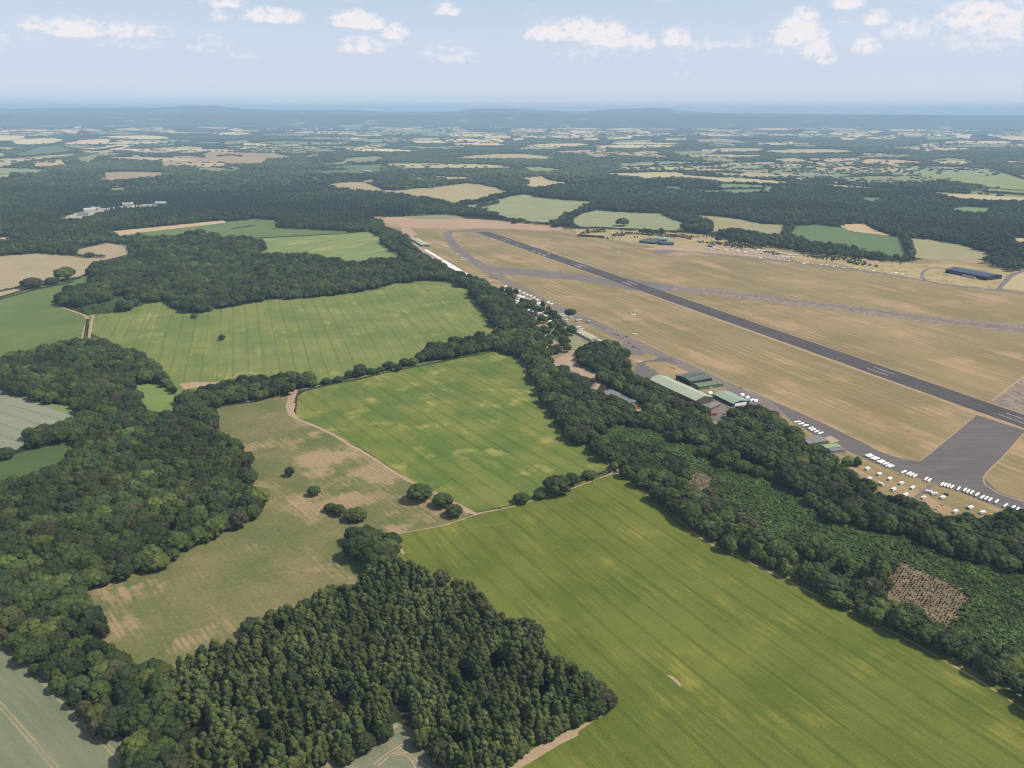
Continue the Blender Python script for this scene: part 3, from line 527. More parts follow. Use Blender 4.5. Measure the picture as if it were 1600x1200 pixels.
# farm tracks and the lane
ribbon('dirt_track', [(462,609),(457,616),(454,632),(455,646),(466,655),(490,665),(520,679),(545,694),(575,711),(610,734),(640,752)], [9,12,13,9,6,4.5,4.5,4.5,5,5,5], .16, M_soil, wob=.2)
ribbon('dirt_track', [(640,752),(665,763),(690,775),(712,787),(732,799),(746,803)], [4,3,3.5,5,8,3], .16, M_soil, wob=.3)
ribbon('lane', [(330,633),(400,625),(452,612),(480,607),(520,597),(560,589.5),(600,580),(640,571.5),(680,564),(720,556),(765,547),(800,551)], 4.5, .15, M_road)
ribbon('lane', [(800,551),(820,575),(838,610),(862,640),(885,665),(910,690),(945,718),(975,742),(1010,762),(1060,797),(1130,845),(1192,874),(1230,893),(1300,930),(1400,978),(1500,1025),(1600,1090)], 4.5, .15, M_road)
ribbon('dirt_track', [(612,836),(650,829),(700,819),(746,803),(790,794),(830,783),(870,772),(910,757),(945,744),(960,738)], [1.5,1.5,2,3,2,2,2,2,2,4], .17, M_soil, wob=.4)
ribbon('dirt_track', [(940,712),(950,722),(958,738),(975,742),(990,752),(1010,768)], [2,3,3,4,3,2], .17, M_soil, wob=.3)
ribbon('dirt_track', [(1000,764),(1050,803),(1100,844),(1160,873),(1190,888),(1230,908),(1300,942),(1400,990),(1480,1035),(1540,1070),(1600,1109),(1700,1170)], 1.6, .17, M_soil, wob=.7)
flat('bare_strip', vis([(280,600),(300,597),(345,597),(330,601),(310,605),(288,609)]), .16, M_soil)
ribbon('bare_strip', [(365,590),(372,584),(385,581),(400,585)], 3, .165, M_soil, wob=.4)
ribbon('bare_strip', [(88,478),(105,483),(122,489),(136,496),(133,512),(130,530)], [3,4,5,5,6,7], .16, M_soil, wob=.4)
ribbon('bare_strip', [(200,482),(175,487),(150,491.5),(146,495),(142,510),(139,530)], [3,3,3,5,5,5], .162, M_soil, wob=.3)
ribbon('bare_strip', [(0,716),(30,706),(60,699),(90,695),(112,690)], 2.5, .16, M_soil, wob=.3)
flat('bare_strip', vis([(958,1105),(940,1120),(926,1128),(904,1143),(903,1150),(870,1166),(848,1180),(815,1200),(760,1230),(780,1205),(800,1190),(840,1166),(870,1148),(900,1138),(930,1122),(945,1108)]), .16, M_soil)
flat('bare_strip', vis([(1041,1054.5),(1048,1055),(1057,1061),(1062,1067),(1064.5,1074),(1061,1072),(1054,1065),(1048,1060)]), .16, M_soil)
ribbon('bare_strip', [(617,845),(622,855),(632,866)], [2,5,2], .16, M_soil)
for off in (0, 1):
    ribbon('bare_strip', [(505+off*4,1197),(560+off*3,1161),(600,1144),(622,1133)], [4,3,3,2], .165+.004*off, M_soil, wob=.5)
ribbon('bare_strip', [(652,1150),(670,1165),(690,1182),(706,1205)], [3,8,6,8], .16, M_soil, wob=.3)
ribbon('tyre_tracks', [(590,1198),(610,1180),(632,1166)], .9, .155, M_soil); ribbon('tyre_tracks', [(583,1196),(604,1178),(628,1163)], .9, .155, M_soil)
ribbon('tyre_tracks', [(612,1182),(630,1179),(642,1188),(650,1202)], .9, .157, M_soil); ribbon('tyre_tracks', [(614,1178),(636,1176),(650,1187),(660,1204)], .9, .157, M_soil)
ribbon('bare_strip', [(0,1003),(30,1030),(50,1056),(98,1094),(140,1136),(180,1176),(205,1205)], 1.4, .16, M_soil, wob=.8)
# gravel yards among the trees
flat('gravel_yard', vis([(861,563),(880,556),(893,544),(904,548),(903,562),(914,575),(930,583),(941,589),(939,600),(933,609),(927,608),(930,596),(918,589),(903,586),(890,580),(886,571),(868,572)]), .15, M_soil)
flat('gravel_yard', vis([(845,540),(852,534),(868,534),(868,545),(850,547)]), .15, M_soil)
flat('gravel_yard', vis([(1000,389),(1045,384),(1100,385),(1180,391),(1245,397),(1250,405),(1200,403),(1100,395),(1040,391)]), .236, M_soil)
flat('gravel_yard', vis([(1325,405),(1380,408),(1440,413),(1475,418),(1470,430),(1452,436),(1400,425),(1340,416)]), .15, M_soil)
flat('gravel_yard', vis([(1000,628),(1030,645),(1025,652),(990,640)]), .15, M_soil)
flat('gravel_yard', vis([(813,488),(832,488),(832,502),(818,500)]), .15, M_soil)
flat('gravel_yard', vis([(783,445),(815,462),(850,480),(880,505),(905,528),(890,530),(860,505),(820,480),(783,462)]), .14, field_mat('caravan_park_ground', (150,140,118), (170,156,132), (120,126,88), blotch=.1, streak=.1))
flat('lawn', vis([(850,522),(862,508),(874,520),(870,534),(856,536)]), .16, ST['khaki'])
flat('lawn', vis([(886,528),(900,526),(918,538),(905,545),(890,545)]), .17, ST['khaki'])
flat('park_road', vis([(1422,781),(1432,781),(1468,753),(1460,751)]), .226, M_tax)
ribbon('park_road', [(925,608),(933,595),(940,590)], 5, .16, M_road)
ribbon('dirt_track', [(1400,873),(1420,881),(1445,892),(1480,909),(1500,920),(1524,934)], 2.6, .2, M_soil, wob=.3)
flat('pad', vis([(1288,684),(1298,681),(1312,689),(1300,693)]), .228, paint('pale_concrete', (196,180,148), .9, .1))
M_circ = field_mat('yellowed_crop_ring', (138,142,74), (148,150,82), (126,136,68), blotch=.1, streak=.1)
def circle_mark(cx, cy, r, a0=0, a1=360, w_=1.2):
    c = np.array(G(cx, cy)); n = int(abs(a1-a0)/12)+2
    ribbon('crop_mark', [tuple(c+r*np.array([math.cos(math.radians(a0+(a1-a0)*i/(n-1))), math.sin(math.radians(a0+(a1-a0)*i/(n-1)))])) for i in range(n)], w_, .19, M_circ, world=True, wob=.5)
circle_mark(740, 659, 25.5); circle_mark(803, 619, 15, 60, 300); ribbon('crop_mark', [(762,648),(780,634),(793,624)], 1.0, .192, M_circ, wob=.5)
circle_mark(765, 805, 22, -100, 60, .8)
# ================================================================ TREES
def ico(sub):
    import bmesh
    bm = bmesh.new(); bmesh.ops.create_icosphere(bm, subdivisions=sub, radius=1); v = np.array([p.co[:] for p in bm.verts]); f = np.array([[q.index for q in p.verts] for p in bm.faces]); bm.free(); return v, f
ICO1, ICO2 = ico(1), ico(2)
class Arr:
    def __init__(s): s.v = []; s.f = []; s.n = 0
    def add(s, v, f): s.v.append(v); s.f += [tuple(q) for q in (f+s.n)]; s.n += len(v)
    def mesh(s, name, mat, mat2=None, n1=None):
        m = bpy.data.meshes.new(name); m.from_pydata(np.concatenate(s.v).tolist(), [], s.f); m.materials.append(mat)
        if mat2: 
            m.materials.append(mat2); idx = np.zeros(len(s.f), int); idx[n1:] = 1; m.polygons.foreach_set('material_index', idx)
        m.update(); return m
def lobe(A, c, r, rng, sub=2, rough=.22, squash=.85):
    v, f = (ICO2 if sub == 2 else ICO1); v = v.copy()
    ph = rng.random(3)*50
    d = np.array([noise.noise(Vector(p*1.6+ph))*1.1+noise.noise(Vector(p*4.3+ph))*.8 for p in v])
    v = v*(1+rough*d)[:, None]*np.array([r, r, r*squash])+c; A.add(v, f); return
def leaves(A, cs, rs, n, size, rng, squash=.85):
    k = rng.integers(0, len(cs), n); d = rng.normal(size=(n, 3)); d[:, 2] = d[:, 2]*.8+.25; d /= np.linalg.norm(d, axis=1)[:, None]
    p = cs[k]+d*rs[k][:, None]*np.array([1, 1, squash])*(.93+.22*rng.random((n, 1)))
    a = rng.normal(size=(n, 3)); a -= (a*d).sum(1)[:, None]*d*.6; a /= np.linalg.norm(a, axis=1)[:, None]; b = np.cross(d, a)+.5*d*rng.normal(size=(n, 1)); b /= np.linalg.norm(b, axis=1)[:, None]
    s = size*(.6+.8*rng.random((n, 1)))
    v = np.stack([p-a*s, p+b*s*.7, p+a*s, p-b*s*.7], 1).reshape(-1, 3); f = np.arange(4*n).reshape(-1, 4); A.add(v, f)
def oak(seed, R=6.0, H=13.0, nl=18, lv=1100, ls=.55, sub=2):
    rng = np.random.default_rng(seed); A = Arr(); cs, rs = [], []
    zc = H*.5; hz = H*.5
    for i in range(nl):
        u_ = (i+.5)/nl; th = i*2.399+rng.random()*.6; ct = 1-1.45*u_; st = math.sqrt(max(0, 1-ct*ct))
        rr = R*(.25+.14*rng.random())*(1.15 if ct > .3 else 1)
        cs.append([(R-rr*.8)*st*math.cos(th)*(.85+.25*rng.random()), (R-rr*.8)*st*math.sin(th)*(.85+.25*rng.random()), zc+(hz-rr*.75)*ct*(.85+.2*rng.random())]); rs.append(rr)
    cs.append([0, 0, H*.55]); rs.append(R*.62)
    cs, rs = np.array(cs), np.array(rs)
    for c, r in zip(cs, rs): lobe(A, c, r, rng, sub)
    leaves(A, cs, rs, lv, ls, rng); return A
def birch(seed, R=2.7, H=15.0, nl=15, lv=650, ls=.4, sub=2):
    rng = np.random.default_rng(seed); A = Arr(); cs, rs = [], []
    for i in range(nl):
        z = H*(.22+.7*(i+.5)/nl); k = math.sin(math.pi*min(1, (1-(z/H-.15)/.98))**.75); k = max(.25, min(1, 1.5*(1-z/H)+.28))
        th = i*2.4+rng.random(); rr = R*(.34+.16*rng.random())*(.6+.45*k)
        cs.append([R*.55*k*math.cos(th), R*.55*k*math.sin(th), z]); rs.append(rr)
    cs.append([0, 0, H*.93]); rs.append(R*.36)
    cs, rs = np.array(cs), np.array(rs)
    for c, r in zip(cs, rs): lobe(A, c, r, rng, sub, squash=1.35)
    leaves(A, cs, rs, lv, ls, rng, 1.35); return A
def conifer(seed, R=2.6, H=17.0, tiers=9, lv=420, ls=.45):
    rng = np.random.default_rng(seed); A = Arr(); n = 11; cs, rs = [], []
    for i in range(tiers):
        z = H*(.12+.82*i/(tiers-1)); r = R*(1-.93*i/(tiers-1))**.8+.15
        ring = []; 
        for j in range(n):
            q = r*(.78+.4*rng.random()); th = 2*math.pi*j/n+i*.5; ring.append([q*math.cos(th), q*math.sin(th), z-r*.28-.3*rng.random()])
        v = np.array(ring+[[0, 0, z+H/tiers*.95], [0, 0, z-.2]]); f = np.array([[j, (j+1) % n, n] for j in range(n)]+[[(j+1) % n, j, n+1] for j in range(n)]); A.add(v, f)
        cs.append([0, 0, z]); rs.append(r*.95)
    leaves(A, np.array(cs), np.array(rs), lv, ls, rng, .5); return A
def trunk_arr(h, r, limbs=4, seed=1, top=.0):
    rng = random.Random(seed); m = MB(); m.tube_z([(0, 0, 0, r*1.35), (h*.08, 0, 0, r), (h*.6, .1, .05, r*.75), (h, .15, .1, r*.4)], 7)
    for k in range(limbs):
        a = k*2*math.pi/limbs+rng.random(); z0 = h*(.45+.1*k/limbs*2); L = h*.55
        m.loft([[(math.cos(a)*d_+rr*math.cos(q)*.9, math.sin(a)*d_+rr*math.sin(q)*.9, z0+dz) for q in (0, 1.57, 3.14, 4.71)] for d_, dz, rr in ((0, 0, r*.5), (L*.4, L*.45, r*.32), (L*.75, L*.9, r*.12))])
    return m
LEAF_C = [(43,53,31),(54,65,34),(60,72,37),(46,56,35),(70,80,38),(54,63,38),(80,89,43),(47,58,30),(66,63,43),(60,72,35)]
LEAF_C = [tuple(int(v*1.24) for v in c) for c in LEAF_C]
M_oak = leaf_mat('broadleaf_foliage', LEAF_C, 1.3, .45, .011)
M_birch = leaf_mat('birch_foliage', [(80,92,50),(94,104,56),(72,84,48),(104,112,60),(84,94,54),(66,80,44),(90,98,52)], 1.35, .6, .03)
M_con = leaf_mat('conifer_foliage', [(54,74,54),(64,84,58),(58,76,58),(70,90,60)])
M_far = leaf_mat('far_foliage', [(60,76,46),(78,94,52),(70,84,50),(94,110,60),(70,82,48)], 1.2, .3, .0014)
M_scrub = leaf_mat('coppice_foliage', [(84,106,52),(94,114,54),(78,98,50),(100,120,56),(72,90,46),(88,108,52)], 1.15, 1.0, .03)
M_bark = paint('bark', (92,80,64), .95, .05, .2, 2)

KIND = {}
def make_kind(kind, fn, n, mat, trunk, th, tr):
    L = []
    for k in range(n):
        me = fn(100*n+k).mesh(kind+'_crown', mat)
        tm = trunk_arr(th*(1+.05*k), tr, 4, k).mesh(kind+'_trunk', M_bark)
        L.append((me, tm))
    KIND[kind] = L
make_kind('broadleaf', lambda s: oak(s, R=7.0+.5*(s % 4), H=13+1.2*(s % 3), nl=24, lv=1700, ls=.62), 7, M_oak, 1, 6.5, .38)
make_kind('birch', lambda s: birch(s, R=3.2+.3*(s % 3), H=14+.9*(s % 3), nl=13, lv=600, ls=.42), 6, M_birch, 1, 10, .16)
make_kind('conifer', conifer, 3, M_con, 1, 12, .2)
# light versions, never placed by themselves: shapes that the wood masses repeat
def lib(name, meshes):
    c = bpy.data.collections.new(name)
    for i, me in enumerate(meshes): c.objects.link(bpy.data.objects.new('%s_%02d' % (name, i), me))
    return c
def joined(kind, k):
    me, tm = KIND[kind][k]; v = [np.array([p.co[:] for p in q.vertices]) for q in (me, tm)]
    m = bpy.data.meshes.new(kind+'_shape'); o = len(v[0]); m.from_pydata(np.concatenate(v).tolist(), [], [tuple(p.vertices) for p in me.polygons]+[tuple(i+o for i in p.vertices) for p in tm.polygons])
    m.materials.append(me.materials[0]); m.materials.append(M_bark)
    idx = np.zeros(len(m.polygons), int); idx[len(me.polygons):] = 1; m.polygons.foreach_set('material_index', idx); m.update(); return m
L_oak = lib('broadleaf_shapes', [joined('broadleaf', k) for k in range(7)])
L_birch = lib('birch_shapes', [joined('birch', k) for k in range(6)])
L_oak_m = lib('broadleaf_light', [oak(900+k, R=6.0, H=12.5+k % 3, nl=9, lv=110, ls=1.1, sub=1).mesh('light_crown', M_far) for k in range(6)])
L_con_m = lib('conifer_light', [conifer(950+k, lv=60, ls=.9, tiers=6).mesh('light_conifer', M_con) for k in range(3)])
def clump(seed):
    rng = np.random.default_rng(seed); A = Arr()
    for i in range(7): a = rng.random()*6.28; q = rng.random()**.5*9; lobe(A, np.array([q*math.cos(a), q*math.sin(a), 6+3*rng.random()]), 5+2.5*rng.random(), rng, 1, .3)
    return A
L_clump = lib('canopy_clumps', [clump(990+k).mesh('canopy_clump', M_far) for k in range(4)])
def bush(seed, R=1.0, H=1.0):
    rng = np.random.default_rng(seed); A = Arr(); cs = []; rs = []
    for i in range(5): a = rng.random()*6.28; q = .45*rng.random()**.5; cs.append([q*math.cos(a), q*math.sin(a), .35+.35*rng.random()]); rs.append(.38+.2*rng.random())
    cs, rs = np.array(cs), np.array(rs)
    for c, r in zip(cs, rs): lobe(A, c, r, rng, 1, .3)
    leaves(A, cs, rs, 60, .14, rng); return A
L_bush = lib('bush_shapes', [bush(970+k).mesh('bush_shape', M_scrub) for k in range(5)])
L_bushd = lib('dark_bush_shapes', [bush(980+k).mesh('dark_bush_shape', M_oak) for k in range(3)])

def gn_scatter(name, P, rot, scl, idx, lib_, label, cat=None):
    me = bpy.data.meshes.new(name); me.from_pydata(P.tolist(), [], [])
    for nm, ty, dat, key in (('rot', 'FLOAT', rot, 'value'), ('scl', 'FLOAT_VECTOR', scl.ravel(), 'vector'), ('idx', 'INT', idx, 'value')):
        a = me.attributes.new(nm, ty, 'POINT'); a.data.foreach_set(key, dat)
    o = obj(name, me); tag(o, label, cat, kind='stuff')
    ng = bpy.data.node_groups.new(name, 'GeometryNodeTree'); ng.interface.new_socket('Geometry', in_out='INPUT', socket_type='NodeSocketGeometry'); ng.interface.new_socket('Geometry', in_out='OUTPUT', socket_type='NodeSocketGeometry')
    N, L = ng.nodes, ng.links; gi, go = N.new('NodeGroupInput'), N.new('NodeGroupOutput'); ip = N.new('GeometryNodeInstanceOnPoints'); ci = N.new('GeometryNodeCollectionInfo')
    ci.inputs['Collection'].default_value = lib_; ci.inputs['Separate Children'].default_value = True; ci.inputs['Reset Children'].default_value = True
    def attr(nm, ty): n = N.new('GeometryNodeInputNamedAttribute'); n.data_type = ty; n.inputs[0].default_value = nm; return n.outputs['Attribute']
    cx = N.new('ShaderNodeCombineXYZ'); L.new(attr('rot', 'FLOAT'), cx.inputs[2])
    L.new(gi.outputs[0], ip.inputs['Points']); L.new(ci.outputs[0], ip.inputs['Instance']); ip.inputs['Pick Instance'].default_value = True
    L.new(attr('idx', 'INT'), ip.inputs['Instance Index']); L.new(cx.outputs[0], ip.inputs['Rotation']); L.new(attr('scl', 'FLOAT_VECTOR'), ip.inputs['Scale'])
    L.new(ip.outputs[0], go.inputs[0]); md = o.modifiers.new('scatter', 'NODES'); md.node_group = ng; return o

def grid_pts(y0, y1, sp, jit=.42, xmargin=260):
    """jittered grid over the part of the land the lens can see, with a margin"""
    ys = np.arange(y0, y1, sp); out = []
    for k, y in enumerate(ys):
        hw = y*.70+xmargin; xs = np.arange(-hw, hw, sp)+(sp/2 if k % 2 else 0); out.append(np.stack([xs, np.full_like(xs, y)], 1))
    P = np.concatenate(out); return P+(RNG.random(P.shape)-.5)*2*jit*sp
def inside(mask, P, h, both=True, anyt=None):
    bx, by = proj(P[:, 0], P[:, 1], 0.0); tx, ty = proj(P[:, 0], P[:, 1], h)
    a = look(mask, bx, by-.5); return a & look(anyt if anyt is not None else mask, tx, ty) if both else a
TOPOK = MASKW | MASKP | MASKF
# --- nearest woods
def thin(P, scale, k=1.0): return P
P1 = grid_pts(330, 2600, 10.6); h1 = 10+8.5*RNG.random(len(P1))**1.2
n_ = np.array([noise.noise(Vector((p[0]*.01, p[1]*.01, 3))) for p in P1]); h1 *= 1+.35*n_
keep = inside(MASKW, P1, h1*.82, True, TOPOK) | (inside(MASKS & ~MASKN, P1, h1*.5) & (n_ > .24) & (RNG.random(len(P1)) < .7)); P1 = P1[keep]; h1 = h1[keep]
PK = raster([[(783,446),(815,465),(850,482),(878,503),(900,520),(895,545),(860,556),(845,535),(835,505),(800,480),(783,470)]])
Pk = grid_pts(1300, 1950, 13, .45); Pk = Pk[inside(PK, Pk, 3.0) & (RNG.random(len(Pk)) < .42)]; P1 = np.concatenate([P1, Pk]); h1 = np.concatenate([h1, 7+5*RNG.random(len(Pk))])
bigf = np.clip((P1[:, 1]-1150)/1100, 0, 1); kk = RNG.random(len(P1)) > bigf*.42; P1, h1, bigf = P1[kk], h1[kk], bigf[kk]; h1 = h1*(1+.4*bigf)
s1 = h1/14.2
# isolated and hedgerow trees: (x, y of the foot in the photograph, crown width in metres, height)
SOLO = [(150,428,24,18,'left tree of the clump at the corner of the tan field'),(165,422,28,20,'middle tree of the clump at the corner of the tan field'),(180,417,26,20,'right tree of the clump at the corner of the tan field'),(140,402,18,12,'round tree on the line between the two tan fields'),(560,872,22,17,'left tree of the big clump above the plantation'),(592,884,26,20,'largest tree of the big clump above the plantation'),(576,858,22,17,'upper tree of the big clump above the plantation'),(605,870,20,15,'right hand tree of the big clump above the plantation'),(546,590,11,9,'bushy tree left of the tall grey green one by the lane'),(596,580,10,7,'low bush between two hedge trees by the lane'),(588,583,9,6,'smallest bush in the hedge above the lane'),(646,571,13,10,'tree joining the lane hedge to the thicket'),(655,782,20,17,'big round oak alone where the dirt track meets the meadow'),(692,791,15,12,'oak beside the track gate, behind a smaller bushy oak'),(709,806,15,10,'low bushy oak at the gate between the meadow and the big green field'),
 (453,744,8,9,'small leaning tree alone near the top of the dry meadow'),(491,774,10,10,'small round tree alone in the middle of the dry meadow'),(516,799,9,7,'small tree at the left end of the meadow clump'),(530,805,11,9,'middle tree of the three in the meadow clump'),(556,812,17,11,'wide dark tree at the right end of the meadow clump'),
 (347,531,9,8,'lone sparse tree standing in the north green field'),(304,497,11,8,'small tree on the upper edge of the north green field'),(815,785,13,8,'low bushy tree at the left end of the hedge between the two green fields'),(843,779,9,7,'small bush tree beside the round oak in the hedge'),(870,770,21,16,'big round oak in the hedge between the two green fields'),(893,758,13,11,'mid sized tree right of the big hedge oak'),(921,747,13,8,'rounded low tree at the right end of the hedge'),
 (51,450,34,20,'round tree by the tan field, leftmost of the three in the hedge'),(82,444,28,14,'smallest of the three round trees in the hedge by the tan field'),(103,438,36,26,'tallest of the three round trees in the hedge by the tan field'),(8,716,16,12,'dark tree at the left border by the pale field'),
 (60,696,17,14,'dark tree at the left end of the hedge below the pale crop'),(80,690,11,9,'low tree between two taller ones in the pale crop hedge'),(100,687,18,17,'tall dark tree in the hedge below the pale crop'),
 (510,600,10,8,'small hedge tree by the lane fork'),(529,597,12,8,'low hedge tree beside the lane'),(563,588,16,16,'tall grey green tree beside the lane'),(580,584,12,8,'low bush tree right of the tall lane tree'),(608,577,13,11,'dark tree left of a pair beside the lane'),(622,580,11,10,'small tree on the field side of the lane'),(632,572,13,12,'paler tree right of the pair beside the lane'),
 (972,353,34,24,'lone wooded mound tree in the pale striped field'),(1003,365,20,12,'small tree left of the far hangar'),(1012,366,22,14,'dark round tree behind the far hangar'),(1070,358,28,20,'dark tree at the left of the far copse'),(1084,361,30,22,'tall dark tree in the far copse'),(1098,361,34,22,'wide dark tree in the far copse'),(1108,360,24,20,'tree at the right of the far copse'),
 (1139,367,22,20,'round dark tree left of the north tree belt'),(1122,378,18,18,'single round tree beside the red roofed houses'),(1155,368,26,20,'dark tree in the line north of the airfield'),(1176,370,26,20,'broad tree in the line north of the airfield'),(1190,372,20,16,'small tree at the right of the northern line'),
 (297,375,30,24,'dark tree left of the farmhouse in the far pasture'),(313,371,28,26,'tall tree behind the farmhouse in the far pasture'),(333,376,32,24,'dark tree right of the farmhouse in the far pasture'),(306,379,26,18,'low tree in front of the farmhouse'),
 (806,462,10,13,'dark conifer like tree at the end of the caravan row'),(795,458,12,14,'tall dark tree left of the cream caravans'),(800,470,12,12,'round tree below the caravan row end'),(835,486,10,9,'round dark tree among the cream caravans'),(822,484,14,12,'dark tree in the middle of the caravan park'),(829,480,12,12,'tree behind the caravan terrace'),(848,482,8,14,'pointed dark tree beside the perimeter track'),(857,488,9,11,'dark tree right of the pointed one'),
 (866,494,9,12,'tall slim tree at the caravan park edge'),(891,491,16,9,'round bright tree beside the clubhouse roofs'),(846,505,14,14,'bright green tree by the park yard'),(862,512,11,12,'tree between yard and clubhouse'),(868,528,11,13,'pointed dark conifer like tree on the lawn'),(893,524,15,16,'big dark tree in front of the clubhouse'),(880,540,13,14,'dark tree at the top of the gravel lane'),
 (870,552,13,14,'tall tree left of the gravel lane'),(858,556,11,12,'pointed tree above the gravel lane'),(886,550,12,12,'green tree at the bend of the gravel lane'),(877,575,5,4,'small bush on the island in the gravel lane')]
LINES = [([(118,401),(140,403),(165,402)],12,8),([(203,387),(208,398)],16,12),([(660,415),(700,432)],8,9),([(1424,402),(1418,385),(1411,370)],24,16),([(140,428),(120,436),(100,441)],9,4),([(800,350),(815,346),(790,346)],20,12),([(880,357),(940,358),(1000,360),(1060,364),(1100,366)],13,6),
 ([(1225,374),(1235,362),(1240,352)],18,12),([(780,318),(760,322),(745,325)],20,14),([(866,356),(880,344),(900,337),(918,327),(930,318)],26,18),([(780,340),(800,346),(830,350),(862,352)],16,9),([(715,322),(740,318),(770,312),(790,305)],18,14),
 ([(1560,267),(1600,280),(1640,288)],18,12),([(1260,292),(1340,300),(1460,302),(1515,303)],22,16),([(133,530),(135,515),(138,500)],4,2.5),([(400,373),(470,369),(545,365)],5,3),([(0,456),(40,447)],8,4),([(362,358),(400,352)],6,3),
 ([(1060,300),(1140,297),(1190,296)],20,14),([(1400,295),(1450,300)],20,14),([(100,232),(150,236),(190,230)],30,14),([(20,258),(60,252),(100,247)],30,14),([(340,245),(360,243),(378,245)],24,14),([(1190,300),(1196,290)],16,12),([(1536,302),(1600,305)],18,12),([(1390,292),(1480,295),(1600,306)],18,12),
 ([(930,268),(1000,268),(1080,268),(1160,272)],22,12),([(1000,262),(1030,260)],22,10),([(720,267),(760,265),(800,264)],22,10),([(135,628),(100,634)],7,4),([(0,712),(40,702)],5,3),([(60,700),(110,688)],5,3)]
LP, LH, LR = [], [], []
for pts, wd_, ht_ in LINES:
    Q = np.array(GP(pts))
    for a, b2 in zip(Q[:-1], Q[1:]):
        d = np.linalg.norm(b2-a); n = max(2, int(d/(wd_*.55)))
        for i in range(n):
            p = a+(b2-a)*(i+.5)/n+RNG.normal(size=2)*wd_*.1; LP.append(p); LH.append(ht_*(.75+.5*RNG.random())); LR.append(wd_*(.8+.4*RNG.random()))
LP, LH, LR = np.array(LP), np.array(LH), np.array(LR)
# pick the ones that show largest as individuals
REG = [(W_left, 'dark broadleaf tree in the wood left of the dry meadow'), (W_nw, 'broadleaf tree in the round wood by the left border'), (W_belt, 'broadleaf tree in the belt above the dry meadow'), (W_clump, 'tree of the big clump above the birch plantation'), (W_hedge, 'bushy tree in the thicket beside the lane'), (W_main, 'broadleaf tree in the long wood beside the airfield'), (W_north, 'tree in the wood above the north green field')]
REGM = [(raster([p]), l) for p, l in REG]
def put_tree(kind, k, x, y, sx, sz, rz, label, group):
    cr, tk = KIND[kind][k]; e = empty(kind+'_tree', (float(x), float(y), 0), float(rz)); e.scale = (float(sx), float(sx), float(sz))
    o = obj('crown', cr, e); o = obj('trunk', tk, e); tag(e, label, 'tree', group); return e
bx, by = proj(P1[:, 0], P1[:, 1], 0.0); tx, ty = proj(P1[:, 0], P1[:, 1], h1)
infr = (bx > 6) & (bx < 1594) & (ty < 1190) & (by > 0)
order = np.argsort(np.where(infr, np.hypot(P1[:, 0], P1[:, 1]), 1e9))
budget = 300-len(SOLO)
# seen from the lens some are hidden; take the largest, which are the nearest
sel = order[:budget]; selm = np.zeros(len(P1), bool); selm[sel] = True
ii = RNG.integers(0, 7, len(P1)); rr1 = RNG.random(len(P1))*6.28
w1 = s1*(.68+.75*RNG.random(len(P1))**1.3)
for i in sel:
    lab = 'broadleaf tree standing among the woods'
    for M_, l_ in REGM:
        if look(M_, bx[i:i+1], by[i:i+1])[0]: lab = l_; break
    put_tree('broadleaf', int(ii[i]), P1[i, 0], P1[i, 1], w1[i], s1[i], rr1[i], lab, lab.replace('tree', 'trees', 1).replace('dark ', ''))
for k, (px, py, wd_, ht_, lab) in enumerate(SOLO):
    x_, y_ = G(px, py); d_ = math.hypot(x_, y_)/F*1.05
    put_tree('broadleaf', k % 7, x_, y_, wd_/11.2, ht_/12.0, k*1.7, lab, 'single trees and hedgerow trees')
r1 = ~selm
def scat(name, P, h, lib_, nlib, label, href=14.2, wr=None):
    n = len(P); s = h/href; w_ = s*(.92+.3*RNG.random(n)) if wr is None else wr
    gn_scatter(name, np.column_stack([P, np.zeros(n)]), (RNG.random(n)*6.28), np.column_stack([w_, w_, s]), RNG.integers(0, nlib, n), lib_, label)
scat('woodland', P1[r1], h1[r1], L_oak, 7, 'rest of the near broadleaf woods, canopy of crowns running together')
# plantation
PP = grid_pts(330, 1100, 5.0, .7); hP = 10+7*RNG.random(len(PP)); kp = inside(MASKP, PP, hP*.6, True, TOPOK)
gap = np.array([noise.noise(Vector((p[0]*.045, p[1]*.045, 9))) for p in PP]) > -.33
PP, hP = PP[kp & gap], hP[kp & gap]
bx, by = proj(PP[:, 0], PP[:, 1], 0.0); tx, ty = proj(PP[:, 0], PP[:, 1], hP)
infr = (bx > 4) & (bx < 1590) & (ty < 1185)
o2 = np.argsort(np.where(infr, np.hypot(PP[:, 0], PP[:, 1]), 1e9))[:300]; sm = np.zeros(len(PP), bool); sm[o2] = True
for i in o2: put_tree('birch', int(RNG.integers(0, 6)), PP[i, 0], PP[i, 1], .8+.6*float(RNG.random()), hP[i]/15, RNG.random()*6.28, 'slender olive green tree in the plantation at the bottom', 'slender trees of the bottom plantation')
scat('plantation', PP[~sm], hP[~sm], L_birch, 6, 'rest of the olive green plantation of slender trees', 15.0, .8+.6*RNG.random(int((~sm).sum())))
# dark edge trees round the plantation are part of the woodland scatter
EDGE = [(395,990),(425,968),(450,962),(478,957),(500,945),(520,936),(548,930),(572,918),(590,905),(620,890),(640,893),(660,905),(690,915),(712,922),(735,930),(752,950),(762,965),(800,990),(820,990),(838,1000),(872,1042),(890,1055),(915,1075),(935,1092),(945,1105),(930,1118),(900,1132),(870,1145),(845,1160),(810,1180),(660,1165),(690,1190),(540,1190),(570,1172),(600,1155)]
EP = np.array(GP(EDGE)); scat('plantation_edge', EP, 9+5*RNG.random(len(EP)), L_oak, 7, 'dark broadleaf fringe round the slender plantation')
